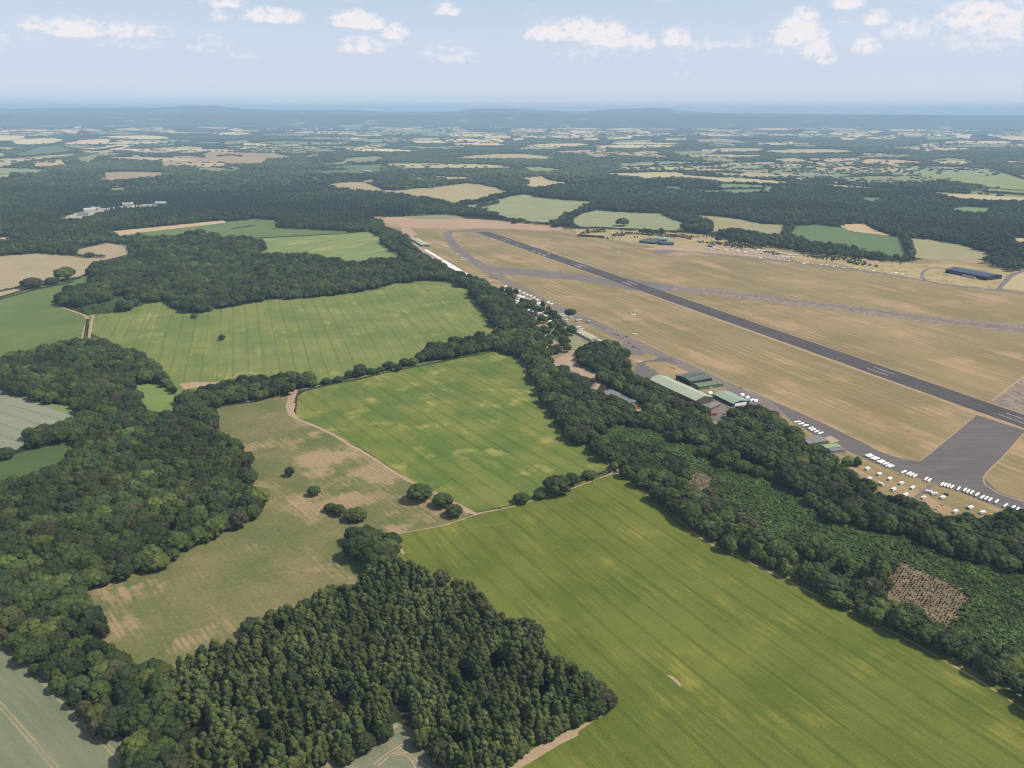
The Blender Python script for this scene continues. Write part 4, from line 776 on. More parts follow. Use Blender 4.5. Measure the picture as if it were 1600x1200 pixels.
# --- middle distance
FARH = .9
P2 = grid_pts(1500, 5400, 16.5); h2 = 13+10*RNG.random(len(P2))**1.5; k2 = inside(MASKF, P2, h2*.6, True, TOPOK) & (RNG.random(len(P2)) > np.clip((P2[:, 1]-4000)/1400, 0, 1)); P2, h2 = P2[k2], h2[k2]
bx, by = proj(P2[:, 0], P2[:, 1], 0.0)
isc = np.array([noise.noise(Vector((p[0]*.0016, p[1]*.0016, 5))) for p in P2])-9.*(bx > 640)+.5*((bx > 100) & (bx < 560) & (by > 250) & (by < 335)) > .38
scat('far_woodland', P2[~isc], h2[~isc], L_oak_m, 6, 'broadleaf woods in the middle distance beyond the airfield', 12.5)
P2c, h2c = P2[isc], h2[isc]*1.15
bxc, byc = proj(P2c[:, 0], P2c[:, 1], 0.0); inf = (bxc > 5) & (bxc < 1595)
oc = np.argsort(np.where(inf, np.hypot(P2c[:, 0], P2c[:, 1]), 1e9))[:300]; smc = np.zeros(len(P2c), bool); smc[oc] = True
for i in oc: put_tree('conifer', int(RNG.integers(0, 3)), P2c[i, 0], P2c[i, 1], h2c[i]/17*1.7, h2c[i]/17*1.1, RNG.random()*6.28, 'dark spruce in the forestry plantation in the middle distance', 'nearest spruces of the far plantations')
scat('spruce_plantation', P2c[~smc], h2c[~smc], L_con_m, 3, 'dark spruce plantations in the middle distance', 17.0, h2c[~smc]/17*1.75)
scat('hedgerow', LP, LH, L_oak_m, 6, 'hedges and lines of trees between the fields', 12.5, LR/12.4)
P3 = grid_pts(3900, 9800, 25, .45); k3 = inside(MASKF, P3, np.full(len(P3), 10.0), True, TOPOK) & (RNG.random(len(P3)) < np.clip((P3[:, 1]-3900)/1400, 0, 1)); P3 = P3[k3]
scat('distant_woodland', P3, 11+11*RNG.random(len(P3))**2, L_clump, 4, 'distant woods seen as dark canopy between pale fields', 15.0, 1.25+.5*RNG.random(len(P3)))
P4 = grid_pts(9500, 30000, 80, .48, 900); kn = np.array([noise.noise(Vector((p[0]*.0006, p[1]*.0006, 1))) for p in P4]) > -.12
k4 = np.ones(len(P4), bool)
for dx_, hh_ in ((0, 1), (0, 18), (55, 10), (-55, 10)): k4 &= ~look(MASKFF, *proj(P4[:, 0]+dx_, P4[:, 1], hh_))
P4 = P4[kn & k4]
scat('horizon_woodland', P4, 10+6*RNG.random(len(P4)), L_clump, 4, 'far woods fading into blue haze under the hills', 15.0, 3.6+1.8*RNG.random(len(P4)))
HP = []
for ip_, P in enumerate(far_polys):
    Q = np.array(GP(P)); c0 = Q.mean(0); traced = ip_ < len(FF)
    if c0[1] < 3300: continue
    for a, b2 in zip(Q, np.roll(Q, -1, 0)):
        d = np.linalg.norm(b2-a); n = int(d/(26+c0[1]*.003)); kk_ = RNG.random(n) < ((.75 if RNG.random() < .7 else .15)*(.4 if traced else 1))
        for f in RNG.random(n)[kk_]: HP.append(a+(b2-a)*f+RNG.normal(size=2)*6)
    if RNG.random() < .35 and not traced:
        i0, i1 = RNG.integers(0, len(Q), 2); d = np.linalg.norm(Q[i1]-Q[i0])
        for f in RNG.random(int(d/35)): HP.append(Q[i0]+(Q[i1]-Q[i0])*f+RNG.normal(size=2)*4)
HP = np.array(HP); scat('distant_hedgerow', HP, 8+5*RNG.random(len(HP)), L_clump, 4, 'hedgerow trees round the small far fields', 15.0, (.7+.6*RNG.random(len(HP)))*(1+HP[:, 1]/26000))
# --- coppice, scrub, nursery rows
PS = grid_pts(430, 1250, 2.7, .48); kS = inside(MASKS & ~MASKN, PS, 1.5); PS = PS[kS]; nS = np.array([noise.noise(Vector((p[0]*.03, p[1]*.03, 4))) for p in PS]); hS = (1.3+2.2*RNG.random(len(PS))**2)*(1+.8*nS)
scat('coppice', PS, hS, L_bush, 5, 'bright green young coppice and bracken in the openings of the long wood', 1.0, hS*.7+1.0)
PN = grid_pts(430, 1250, 3.3, .14); kN = inside(MASKN, PN, .5); PN = PN[kN]; PN = PN[RNG.random(len(PN)) < .82]; hN = .9+.9*RNG.random(len(PN))
scat('heather_rows', PN, hN, L_bushd, 3, 'dark low bushes planted in rows on bare soil', 1.0, hN*.75)
PT = grid_pts(1050, 1800, 4, .45); kT = inside(raster([S_tri]), PT, 1.0); PT = PT[kT]; hT = 1.5+2*RNG.random(len(PT))
scat('rough_scrub', PT, hT, L_bush, 5, 'rough green scrub in the corner between two green fields', 1.0, hT)
RG = raster([[(905,360),(1000,358),(1110,368),(1180,384),(1180,392),(1100,380),(1030,376),(1000,378),(905,368)]]); RG2 = raster([[(1180,386),(1300,402),(1400,412),(1470,410),(1470,416),(1400,420),(1300,410),(1200,398)]])
PQ = grid_pts(1700, 3200, 9, .45); kQ = (inside(RG, PQ, 1.0) | inside(RG2, PQ, 1.0)) & (np.array([noise.noise(Vector((p[0]*.012, p[1]*.012, 2))) for p in PQ]) > .12); PQ = PQ[kQ]; hQ = 2+4.5*RNG.random(len(PQ))
row = np.array(GP([(x_, 369.5+(x_-900)*.045) for x_ in np.arange(903, 944, 1.6)])); PQ = np.concatenate([PQ, row]); hQ = np.concatenate([hQ, 6+2*RNG.random(len(row))])
scat('thorn_scrub', PQ, hQ, L_bushd, 3, 'scattered dark bushes on the dry ground north of the runway', 1.0, hQ*.8)
# ================================================================ THINGS ON THE AIRFIELD
WHITE = paint('white_gelcoat', (236,236,234), .35, .5, .015, .6, 0, 1.6); CREAM = paint('cream_panel', (226,220,194), .5, .4, .04, .6, 0, 1.4); GLASS = paint('dark_glass', (34,42,52), .12, .6, .02)
RUBBER = paint('tyre_rubber', (36,36,38), .9, .2, .05); STEEL = paint('grey_steel', (128,130,132), .5, .5, .1, 1.5); CANOPY = paint('tinted_canopy', (60,70,84), .1, .6, .02)
YELLOW = paint('yellow_paint', (222,196,44), .4, .5, .03); RED = paint('red_paint', (178,74,62), .6, .3, .15); DKBLUE = paint('dark_blue_paint', (44,54,92), .4, .5, .05); BLUEGREY = paint('blue_grey_paint', (150,166,186), .4, .5, .05)
G_ROOF = paint('pale_green_sheet', (190,198,168), .6, .3, .05, .12); G_ROOF2 = paint('green_sheet', (160,182,156), .6, .3, .05, .15); D_ROOF = paint('dark_green_sheet', (92,104,92), .7, .3, .1, .2); O_ROOF = paint('olive_sheet', (122,134,96), .7, .3, .1, .2)
D_WALL = paint('dark_green_cladding', (58,68,66), .7, .3, .1, .3); B_WALL = paint('brown_green_doors', (112,108,84), .7, .3, .1, .3); OLIVE_WALL = paint('pale_green_wall', (116,138,92), .7, .3, .08, .3)
GREY_ROOF = paint('grey_sheet', (140,138,136), .7, .3, .1, .2); NAVY_ROOF = paint('slate_blue_sheet', (78,88,104), .6, .3, .06, .1); NAVY_WALL = paint('navy_cladding', (40,44,64), .6, .3, .06, .2)
O_ROOFL = paint('light_olive_sheet', (156,174,122), .7, .3, .06, .3); SKYL = paint('grp_rooflight', (160,168,148), .5, .4, .1, .5); TILE = paint('red_brown_tiles', (136,92,76), .9, .1, .15, .6); BRICK = paint('brick', (150,118,98), .9, .1, .1, .8); RENDER = paint('off_white_render', (206,200,186), .9, .1, .06, .4)
FELT = paint('pale_felt_roof', (196,192,160), .9, .1, .08, .3); WROOF = paint('white_sheet_roof', (200,202,200), .6, .3, .06, .3); LAMP = paint('lamp_glass', (190,190,180), .2, .5, .02)
def wpt(px, py): x_, y_ = G(px, py); return (x_, y_, 0.24)
GY = RUN
# ---- glider trailer
def make_trailer(bm):
    e = empty('glider_trailer')
    prof = [(-.75, .55), (.75, .55), (.8, 1.1), (.72, 1.65), (.4, 1.95), (-.4, 1.95), (-.72, 1.65), (-.8, 1.1)]
    secs = []
    for yy, k, dz in ((-4.9, .35, .35), (-4.5, .8, .1), (-3.2, 1, 0), (2.5, 1, 0), (4.1, .85, 0), (4.6, .6, .05)):
        secs.append([(a*k, yy, .55+dz+(b_-.55)*k) for a, b_ in prof])
    m = MB(); m.loft([s[::-1] for s in secs]); part('body', m, bm, e)
    m = MB(); m.box(-.05, -6.0, .5, .05, -4.6, .62); m.box(-.04, -6.0, .0, .04, -5.9, .55); part('drawbar', m, STEEL, e)
    for sx in (-1, 1):
        m = MB(); m.add(*_wy(sx*.82, .25)); part('wheel', m, RUBBER, e)
    m = MB().box(-.5, 4.45, .75, .5, 4.66, 1.5); part('tail_hatch', m, GREYW, e)
    return e
def _wy(x, y, r=.33, w_=.2, n=10):
    v = [(xx, y+r*math.cos(2*math.pi*i/n), r+r*math.sin(2*math.pi*i/n)) for xx in (x-w_/2, x+w_/2) for i in range(n)]
    return v, [tuple(range(n)), tuple(range(n, 2*n))[::-1]]+[(i, n+i, n+(i+1) % n, (i+1) % n) for i in range(n)]
GREYW = paint('light_grey_panel', (186,188,190), .4, .4, .05)
TR = make_trailer(WHITE); TR.scale = (1.25, 1.15, 1.25); TRB = make_trailer(BLUEGREY)
def z10(ox, oy, L): return [((ox+a/10, oy+b/10), (ox+c/10, oy+d/10)) for a, b, c, d in L]
rows = [
 ('white glider trailer in the packed row beside the park hedge, left of the caravans', z10(1320,700,[(305,122,430,98),(340,142,462,118),(388,168,505,142),(432,186,548,158),(490,220,604,192),(532,240,640,206),(575,262,700,232),(622,290,740,255),(668,306,782,272)])),
 ('white glider trailer parked on the kerb of the perimeter track above the caravans', z10(1320,700,[(865,398,972,352),(948,422,1045,375),(998,442,1090,392),(1052,466,1136,408),(1230,512,1308,452),(1282,536,1356,474)])),
 ('white glider trailer in the long line right of the park road', z10(1440,740,[(280,198,358,138),(335,208,408,148),(388,222,456,162),(438,240,508,178),(540,270,608,204),(642,282,706,228),(690,310,756,246),(745,326,818,268),(820,360,908,298),(903,398,988,342),(964,418,1050,355),(1028,442,1108,375),(1130,470,1208,404),(1255,540,1362,460),(1385,566,1468,495),(1455,596,1532,525),(1505,606,1595,545),(1570,625,1660,560)])),
 ('white glider trailer in the short packed row by the flat roofed grey hangar', z10(1220,640,[(192,200,322,184),(262,232,372,210),(325,258,445,238),(425,305,512,275),(450,332,560,300),(510,358,612,325),(572,384,670,352)])),
]
for lab, L in rows:
    for a, b2 in L:
        yw = yaw_px(a, b2); c = between(a, b2, .5); place(TR, wpt(c[0], c[1]+1.5), yw-math.pi/2, lab, 'trailer', 'glider trailers: '+lab.split(' trailer ')[1])
place(TRB, wpt(1577, 793.5), yaw_px((1573, 798), (1581, 788)), 'pale blue glider trailer between the white ones at the right border', 'trailer')
# the long row beside the tree belt
a0, a1 = np.array(G(664, 391)), np.array(G(736, 434)); n_tr = 96
for i in range(n_tr):
    f = (i+.5)/n_tr
    if RNG.random() < .05 or .30 < f < .315 or .60 < f < .61: continue
    p = a0+(a1-a0)*f+V*RNG.normal()*.6; place(TR, (p[0], p[1], .24), RUN-math.pi/2+1.25+RNG.normal()*.03, 'white glider trailer in the long row between the tree belt and the dry grass', 'trailer', 'glider trailers: long row by the tree belt')
a0, a1 = np.array(G(690, 410)), np.array(G(733, 436))
for i in range(24):
    p = a0+(a1-a0)*(i+.5)/24; place(TR, (p[0], p[1], .24), RUN+RNG.normal()*.1+.2, 'white glider trailer in the second row behind the long row', 'trailer', 'glider trailers: second row by the tree belt')
# ---- touring caravan
def make_caravan(bm):
    e = empty('caravan'); prof = [(-3.0, .5), (2.9, .5), (3.1, 1.2), (2.75, 2.3), (2.3, 2.55), (-2.5, 2.6), (-2.95, 2.3), (-3.1, 1.3)]
    m = MB().prism(prof, -1.12, 1.12); part('body', m, bm, e)
    m = MB().box(-1.3, -.8, 2.58, -.5, .8, 2.68); m.box(.6, -.35, 2.58, 1.3, .35, 2.68); part('roof_vent', m, GREYW, e)
    for x0 in (-2.3, .9):
        for sy in (-1, 1):
            m = MB().box(x0, sy*1.12-.02, 1.35, x0+1.2, sy*1.12+.02, 2.0); part('window', m, GLASS, e)
    m = MB().add([(3.12, -.8, 1.3), (3.12, .8, 1.3), (2.86, .8, 2.1), (2.86, -.8, 2.1)], [(0, 1, 2, 3)]); part('front_window', m, GLASS, e)
    m = MB().box(-.5, -1.16, .6, .15, -1.12, 2.3); part('door', m, GREYW, e)
    for sy in (-1, 1): m = MB().wheel(0, sy*1.05, .33, .33, .2); part('wheel', m, RUBBER, e)
    m = MB().box(2.9, -.06, .45, 4.2, .06, .55); part('hitch', m, STEEL, e)
    return e
CV = make_caravan(WHITE); CVC = make_caravan(CREAM); CV.scale = CVC.scale = (1.2, 1.25, 1.1)
cps = [(1355,734,'white caravan highest in the park, left end of the upper row'),(1373.5,742.5,'white caravan second from the left in the upper row of the park'),(1390,750,'white caravan in the middle of the upper row of the park'),(1408,757,'white caravan fourth in the upper row, above the park road'),(1425.5,764,'white caravan at the right end of the upper row, beside the park road'),
 (1396,766.5,'white caravan in the lower row by the trees, right of the motorhome'),(1415,775,'white caravan lowest of those left of the park road, half behind trees'),(1358,750,'white caravan roof showing just above the tree tops left of the motorhome')]
for px, py, lb in cps: place(CV, wpt(px, py), yaw_px((px-5, py+3), (px+5, py-2.2))+random.uniform(-.1, .1)+math.pi, lb, 'caravan')
cps = [(1443,779.5,28,'cream caravan just right of the park road, below the two joined ones'),(1451,770.5,-12,'left one of two white caravans end to end by the park road'),(1460,773.5,5,'right one of two white caravans end to end by the park road'),(1473,779,25,'white caravan with a dark blue awning behind it'),(1493,801,22,'white caravan touching the trees, left of the one with a blue car'),(1516.5,795,25,'white caravan with a dark blue car on its left'),(1535,802.5,18,'white caravan furthest right in the park'),(1404,791,0,'pale caravan roof among the dark trees below the park')]
for px, py, an, lb in cps:
    t_ = math.tan(math.radians(an)); place(CVC if 'cream' in lb else CV, wpt(px, py), yaw_px((px-5, py+5*t_), (px+5, py-5*t_)), lb, 'caravan')
# motorhomes
def make_motorhome():
    e = empty('motorhome'); prof = [(-3.4, .5), (3.4, .5), (3.5, 1.2), (2.9, 1.45), (2.5, 2.1), (2.9, 2.3), (2.6, 3.0), (-3.3, 3.0), (-3.5, 2.6)]
    part('body', MB().prism(prof, -1.15, 1.15), CREAM, e); part('windscreen', MB().add([(2.92, -.95, 1.47), (2.92, .95, 1.47), (2.53, .95, 2.1), (2.53, -.95, 2.1)], [(0, 1, 2, 3)]), GLASS, e)
    for x0, w_ in ((-2.8, 1.4), (-.6, 1.3), (1.5, .7)):
        for sy in (-1, 1): part('window', MB().box(x0, sy*1.15-.02, 1.7, x0+w_, sy*1.15+.02, 2.35), GLASS, e)
    for x0 in (-2.1, 2.2):
        for sy in (-1, 1): part('wheel', MB().wheel(x0, sy*1.05, .36, .36, .24), RUBBER, e)
    return e
MHm = make_motorhome()
place(MHm, wpt(1376, 758.5), yaw_px((1371, 756), (1382, 761)), 'cream motorhome with dark window band parked by the trees in the park', 'motorhome'); place(MHm, wpt(1319, 734), yaw_px((1314, 731.5), (1324, 736)), 'cream motorhome half hidden by trees at the left end of the park', 'motorhome')
m = MB(); m.prism([(-2.2, 0), (2.2, 0), (2.0, 1.9), (0, 2.4), (-2.0, 1.9)], -1.5, 1.5); e = empty('awning'); part('tent_canopy', m, DKBLUE, e); part('pole', MB().tube_z([(0, 2.2, 1.5, .04), (2.0, 2.1, 1.5, .04)], 6), STEEL, e); place(e, wpt(1478, 774), .3, 'dark blue awning beside a white caravan', 'awning')
# ---- cars
def make_car(paint_):
    e = empty('parked_car'); prof = [(-2.1, .35), (2.1, .35), (2.15, .75), (1.9, .95), (1.0, 1.02), (-1.75, 1.02), (-2.1, .9)]
    part('body', MB().prism(prof, -.87, .87), paint_, e)
    m = MB(); m.loft([[(-1.7, -.8, 1.0), (1.0, -.8, 1.0), (1.0, .8, 1.0), (-1.7, .8, 1.0)], [(-1.25, -.66, 1.45), (.35, -.66, 1.45), (.35, .66, 1.45), (-1.25, .66, 1.45)]]); part('windows', m, GLASS, e)
    part('roof', MB().box(-1.2, -.64, 1.452, .3, .64, 1.49), paint_, e)
    for x0 in (-1.3, 1.3):
        for sy in (-1, 1): part('wheel', MB().wheel(x0, sy*.8, .32, .32, .2), RUBBER, e)
    for sy in (-1, 1): part('headlight', MB().box(2.1, sy*.62-.16, .62, 2.17, sy*.62+.16, .78), LAMP, e)
    return e
PC = {n: paint('car_'+n, c_, .3, .5, .02) for n, c_ in (('silver', (178,182,186)), ('white', (224,226,226)), ('black', (34,36,40)), ('blue', (58,82,128)), ('grey', (96,100,106)), ('red', (146,48,44)))}
CARS = {n: make_car(p) for n, p in PC.items()}
line = zr(780, 430, .1375, [(1030,545,0),(1062,556,0)][:0] and [] or [(1030,545),(1070,552),(1105,572),(1140,585),(1185,606),(1215,622),(1240,632),(1290,662),(1320,672),(1352,690),(1385,705),(1410,712),(1445,702),(1475,775),(1515,815),(1530,822),(1560,820)])
cols = ['black','silver','blue','blue','grey','white','silver','grey','black','grey','white','silver','black','black','grey','black','white']
ords = ['1st','2nd','3rd','4th','5th','6th','7th','8th','9th','10th','11th','12th','13th','14th','15th','16th','17th']
for k, ((px, py), cn) in enumerate(zip(line, cols)):
    lb = '%s car, %s from the top in the line along the perimeter track by the clubhouse' % (cn, ords[k]) if k < 13 else '%s car, %s of the four on the hardstanding below the clubhouse lawn' % (cn, ['first', 'second', 'third', 'fourth'][k-13])
    place(CARS[cn], wpt(px, py), RUN+(.15 if k < 13 else 1.2)+random.uniform(-.15, .15), lb, 'car', 'cars along the perimeter track')
for px, py, cn, yw, lb in ((1511,795,'blue',.3,'dark blue car between two white caravans in the park'),(943,613.5,'black',.5,'black car at the near end of the long grey shed'),(1158,606,'silver',.2,'silver car by the corner of the olive hangar'),(1137,636.5,'white',.4,'white car in front of the small green hangar'),(896,547,'grey',1.2,'grey car at the top of the gravel lane'),(1131,648,'black',.8,'black car on the yard behind the trees'),
  (768,416,'white',1.,'white car beside the taxiway fork'),(461,629,'red',.9,'rust red car on the dirt yard by the lane'),(1144,385,'grey',.2,'grey car on the north side track'),(1196,389,'silver',.2,'silver car at the far caravan park'),(849,398.5,'grey',.4,'grey car among the gliders on the runway')):
    place(CARS[cn], wpt(px, py), RUN+yw, lb, 'car')
for k in range(15):
    f = k/14; px, py = (748+25*f, 433.4-.6*f) if k % 2 else (750+26*f, 436.6-1.2*f)
    cn = 'black' if k % 3 else 'grey'; place(CARS[cn], wpt(px, py), RUN+.9, 'dark car in the double line at the end of the trailer row', 'car', 'dark cars parked in a double line by the taxiway fork')
# ---- gliders
def wing_mb(span, c0, c1, z0, dih, x0=.0, th=.13, sweep=.0, n=5):
    m = MB()
    for s in (-1, 1):
        rings = []
        for k in range(n+1):
            f = k/n; c_ = c0+(c1-c0)*f**1.4; y_ = s*span/2*f; z_ = z0+dih*abs(y_); t2 = th*(c_/c0)
            xl = x0+c0*.35-c0*.12*f-sweep*f; rings.append([(xl, y_, z_), (xl-c_*.3, y_, z_+t2), (xl-c_, y_, z_), (xl-c_*.3, y_, z_-t2*.4)])
        m.loft(rings if s > 0 else [r[::-1] for r in rings])
    return m
def make_glider(body=WHITE):
    e = empty('glider')
    part('fuselage', MB().tube_x([(3.0, 0, .72, .02, .02), (2.7, 0, .74, .2, .22), (1.9, 0, .82, .33, .4), (.9, 0, .86, .34, .45), (-.2, 0, .92, .26, .34), (-1.2, 0, .95, .14, .18), (-3.8, 0, 1.0, .09, .12), (-4.6, 0, 1.0, .04, .1)], 10), body, e, True)
    part('wing', wing_mb(17.5, 1.15, .6, 1.1, .035, .22), body, e)
    part('fin', MB().loft([[(-3.7, 0, 1.0), (-3.95, .06, 1.0), (-4.75, 0, 1.0), (-3.95, -.06, 1.0)][::1], [(-4.05, 0, 2.25), (-4.2, .04, 2.25), (-4.75, 0, 2.25), (-4.2, -.04, 2.25)]]), body, e)
    part('tailplane', wing_mb(2.7, .5, .3, 2.27, 0, -4.3, .04), body, e)
    part('canopy', MB().tube_x([(2.5, 0, .9, .05, .03), (2.0, 0, 1.02, .25, .24), (1.2, 0, 1.12, .28, .28), (.5, 0, 1.12, .22, .2), (.2, 0, 1.1, .05, .05)], 8), CANOPY, e, True)
    part('wheel', MB().wheel(.7, 0, .3, .3, .14), RUBBER, e)
    return e
GL = make_glider()
def gl(px, py, an, lb, grp=None, z=.24, s=1.2):
    """an: the direction of the wing in the photograph, degrees"""
    dx, dy = math.cos(math.radians(an))*10, -math.sin(math.radians(an))*10
    x_, y_ = G(px, py); yw = yaw_px((px-dx*.5, py-dy*.5), (px+dx*.5, py+dy*.5))
    o = place(GL, (x_, y_, z), yw-math.pi/2, lb, 'glider', grp); o.scale = (s, s, s); return o
gl(890,464.5,-3,'white glider alone on the grass between taxiway and runway'); gl(997,566.5,9,'white glider on the tarmac loop behind the dark trees')
gl(966,400.5,22,'white glider banking low over the grass right of the runway', z=11)
gl(831,385,-10,'white glider on the left side of the runway, furthest forward'); gl(808,384,8,'small white glider at the far end of the runway group') if False else None
for px, py, an, lb in ((833.5,393.5,-25,'white glider first in the cluster on the runway, nose left'),(844,396.5,18,'white glider second in the cluster on the runway'),(850,399.5,-15,'white glider near the lower runway edge in the cluster'),(857,397,8,'white glider right in the cluster on the runway'),(848,385.5,8,'white glider on the grass just above the runway cluster'),(884,395,12,'white glider on the grass right of the runway cluster'),(808,383.5,5,'small white glider alone at the far part of the runway'),(866,396,60,'white glider standing at the top edge of the runway cluster')): gl(px, py, an, lb)
for px, py, an in ((696,386,0),(700,390,20),(703,393,-20),(707,395,15),(713,397,-60),(716,399,10),(722,403,-50),(724,406,25),(729,405.5,-10)): gl(px, py, an, 'white glider in the picketed group on the grass left of the curved taxiway', 'gliders picketed left of the curved taxiway')
for px, py, an, lb in ((1064,390.5,-4,'white glider first along the north track by the far hangar'),(1080,391.5,2,'white glider second along the north track by the far hangar'),(1146,398,-8,'white glider left of the pair below the far caravan park'),(1168,400.5,-6,'white glider right of the pair below the far caravan park'),(1206,404.5,-5,'white glider under the right end of the far caravan park'),(1226,407.5,-5,'white glider with its trailer left of the dry scrub'),
  (1256,411,-4,'white glider beside the north track where the scrub begins'),(1304,416,-8,'white glider wing to wing at the middle of the north track'),(1319,418.5,0,'white glider just right of the wing to wing one'),(1357,423,0,'white glider by itself on the north track verge'),(1376,430.5,-6,'white glider on the grass below the north track'),(1390,428,-8,'white glider above the north track near the track fork'),(1420,433,-6,'white glider left of the navy hangar forecourt'),
  (1452,435.5,-4,'white glider at the forecourt edge, tail to the navy hangar'),(1466,437,-12,'white glider in front of the left part of the navy hangar'),(1470,443.5,-4,'left of the two white gliders lined up below the navy hangar'),(1501,446.5,-5,'right of the two white gliders lined up below the navy hangar'),(1538,452,-4,'white glider alone right below the navy hangar corner'),(1440,432,-5,'white glider at the fork of the hangar track'),(1483,439,20,'white glider turned towards the hangar')): gl(px, py, an, lb)
# ---- light aircraft
def make_plane(body, high=False):
    e = empty('light_aircraft')
    part('fuselage', MB().tube_x([(3.2, 0, 1.2, .3, .3), (2.9, 0, 1.2, .48, .45), (1.8, 0, 1.3, .56, .55), (0, 0, 1.4, .56, .68), (-1.6, 0, 1.4, .34, .42), (-4.2, 0, 1.5, .1, .16)], 10), body, e, True)
    part('wing', wing_mb(10.6, 1.65, 1.2, 1.95 if high else 1.0, .03, .5, .16), body, e)
    part('fin', MB().loft([[(-3.2, 0, 1.5), (-3.8, .06, 1.5), (-4.5, 0, 1.5), (-3.8, -.06, 1.5)], [(-4.1, 0, 2.7), (-4.3, .03, 2.7), (-4.7, 0, 2.7), (-4.3, -.03, 2.7)]]), body, e)
    part('tailplane', wing_mb(3.4, .95, .6, 1.55, 0, -3.9, .06), body, e)
    part('canopy', MB().tube_x([(1.5, 0, 1.75, .1, .05), (.8, 0, 1.95, .42, .3), (-.4, 0, 1.98, .42, .28), (-1.3, 0, 1.75, .1, .05)], 8), CANOPY, e, True)
    m = MB(); m.box(3.28, -.06, .3, 3.34, .06, 2.1); part('propeller', m, RUBBER, e); part('spinner', MB().tube_x([(3.2, 0, 1.2, .2, .2), (3.6, 0, 1.2, .03, .03)], 8), body, e)
    for x_, y_ in ((2.3, 0), (-.1, -1.3), (-.1, 1.3)): part('wheel', MB().wheel(x_, y_, .25, .25, .14), RUBBER, e)
    for y_ in (-1.3, 0, 1.3): part('strut', MB().box(-.16 if y_ else 2.24, y_-.04, .3, -.04 if y_ else 2.36, y_+.04, 1.1), STEEL, e)
    return e
AP, APY = make_plane(WHITE, True), make_plane(YELLOW)
def ap(P_, px, py, wing_an, lb, z=.24, s=1.0):
    dx, dy = math.cos(math.radians(wing_an))*5, -math.sin(math.radians(wing_an))*5; x_, y_ = G(px, py)
    o = place(P_, (x_, y_, z), yaw_px((px-dx, py-dy), (px+dx, py+dy))-math.pi/2, lb, 'aircraft'); o.scale = (s, s, s)
ap(AP, 989, 503, -20, 'white light aircraft flying low over the grass beside the perimeter track', 13, 1.25)
ap(AP, 992, 523, 0, 'white light aircraft taxiing on the grass edge by the parked cars')
ap(APY, 1052, 575, -25, 'bright yellow aircraft parked on the grass above the big green hangar', s=1.3)
ap(AP, 1162, 605, 30, 'white light aircraft beside the olive hangar at the track') if False else None
# ---- buildings
def corner(px, py, h=0): x_, y_ = G(px, py, h); return np.array([x_, y_])
def building(name, cx, cy, L, W, yaw, he, hr, wall, roof, label, cat='building', skylights=0, doors=(), windows=0, z=.1, kind='gable', doorm=None, ov=.35, chim=False):
    """ridge along local x; walls, roof and openings are parts"""
    e = empty(name, (cx, cy, z), yaw); l, w_ = L/2, W/2
    if kind == 'gable': sec = [(-w_, 0), (w_, 0), (w_, he), (0, hr), (-w_, he)]
    elif kind == 'arch': sec = [(-w_, 0), (w_, 0)]+[(w_*math.cos(a), he+(hr-he)*math.sin(a)) for a in np.linspace(0, math.pi, 9)]
    else: sec = [(-w_, 0), (w_, 0), (w_, he), (-w_, hr)]
    wo_ = part('wall', MB().prismx(sec, -l, l), wall, e)
    tp = sec[2:] if kind != 'gable' else [(w_, he), (0, hr), (-w_, he)]
    sl_ = (hr-he)/w_ if kind == 'gable' else 0
    tp = list(tp); out = [(tp[0][0]+ov, tp[0][1]-ov*sl_)]+[tuple(p) for p in tp[1:-1]]+[(tp[-1][0]-ov, tp[-1][1]-ov*sl_)]
    up = [(a, b_+.32) for a, b_ in out]; lo = [(a, b_+.03) for a, b_ in out]
    ro = part('roof', MB().prismx(lo+up[::-1], -l-ov, l+ov), roof, e)
    if kind == 'gable' and skylights:
        for s in (-1, 1):
            for k in range(skylights):
                x0 = -l+L*(k+.5)/skylights; q = MB(); n_ = .36
                q.add([(x0-.6, s*w_*.25, hr-(hr-he)*.25+n_), (x0+.6, s*w_*.25, hr-(hr-he)*.25+n_), (x0+.6, s*w_*.85, hr-(hr-he)*.85+n_), (x0-.6, s*w_*.85, hr-(hr-he)*.85+n_)], [(0, 1, 2, 3) if s > 0 else (3, 2, 1, 0)])
                o = obj('rooflight', q.mesh('rooflight', SKYL), ro); KIDS.setdefault(ro.name, []).append(o.name)
    for side, dw, dh in doors:      # side: +x / -x end, or +y / -y flank
        q = MB(); d_ = .06
        if side == '+x': q.box(l+.003, -dw/2, 0, l+d_, dw/2, dh)
        elif side == '-x': q.box(-l-d_, -dw/2, 0, -l-.003, dw/2, dh)
        elif side == '-y': q.box(-dw/2, -w_-d_, 0, dw/2, -w_-.003, dh)
        else: q.box(-dw/2, w_+.003, 0, dw/2, w_+d_, dh)
        o = part('door', q, doorm or GREYW, e)
    for k in range(windows):
        x0 = -l+L*(k+.5)/windows
        for s in (-1, 1):
            part('window', MB().box(x0-.6, s*w_-.03, 1.0, x0+.6, s*w_+.03, 2.1), GLASS, e)
    if chim: o = obj('chimney', MB().box(-.4+l*.5, -.3, hr-.3, .4+l*.5, .3, hr+1.2).mesh('chimney', BRICK), ro)
    tag(e, label, cat); return e
def by_roof(a, b2, c_, he):
    """eave corners in the photograph a-b along the length, b-c across: centre, length, width, yaw"""
    A, B_, C_ = corner(*a, he), corner(*b2, he), corner(*c_, he); ctr = (A+C_)/2; yw = math.atan2(B_[1]-A[1], B_[0]-A[0])
    return ctr[0], ctr[1], np.linalg.norm(B_-A), abs(np.dot(C_-B_, [-math.sin(yw), math.cos(yw)])), yw
cx, cy_, L_, W_, yw = by_roof((1011,591.5), (1084,625), (1117.5,622), 7.5)
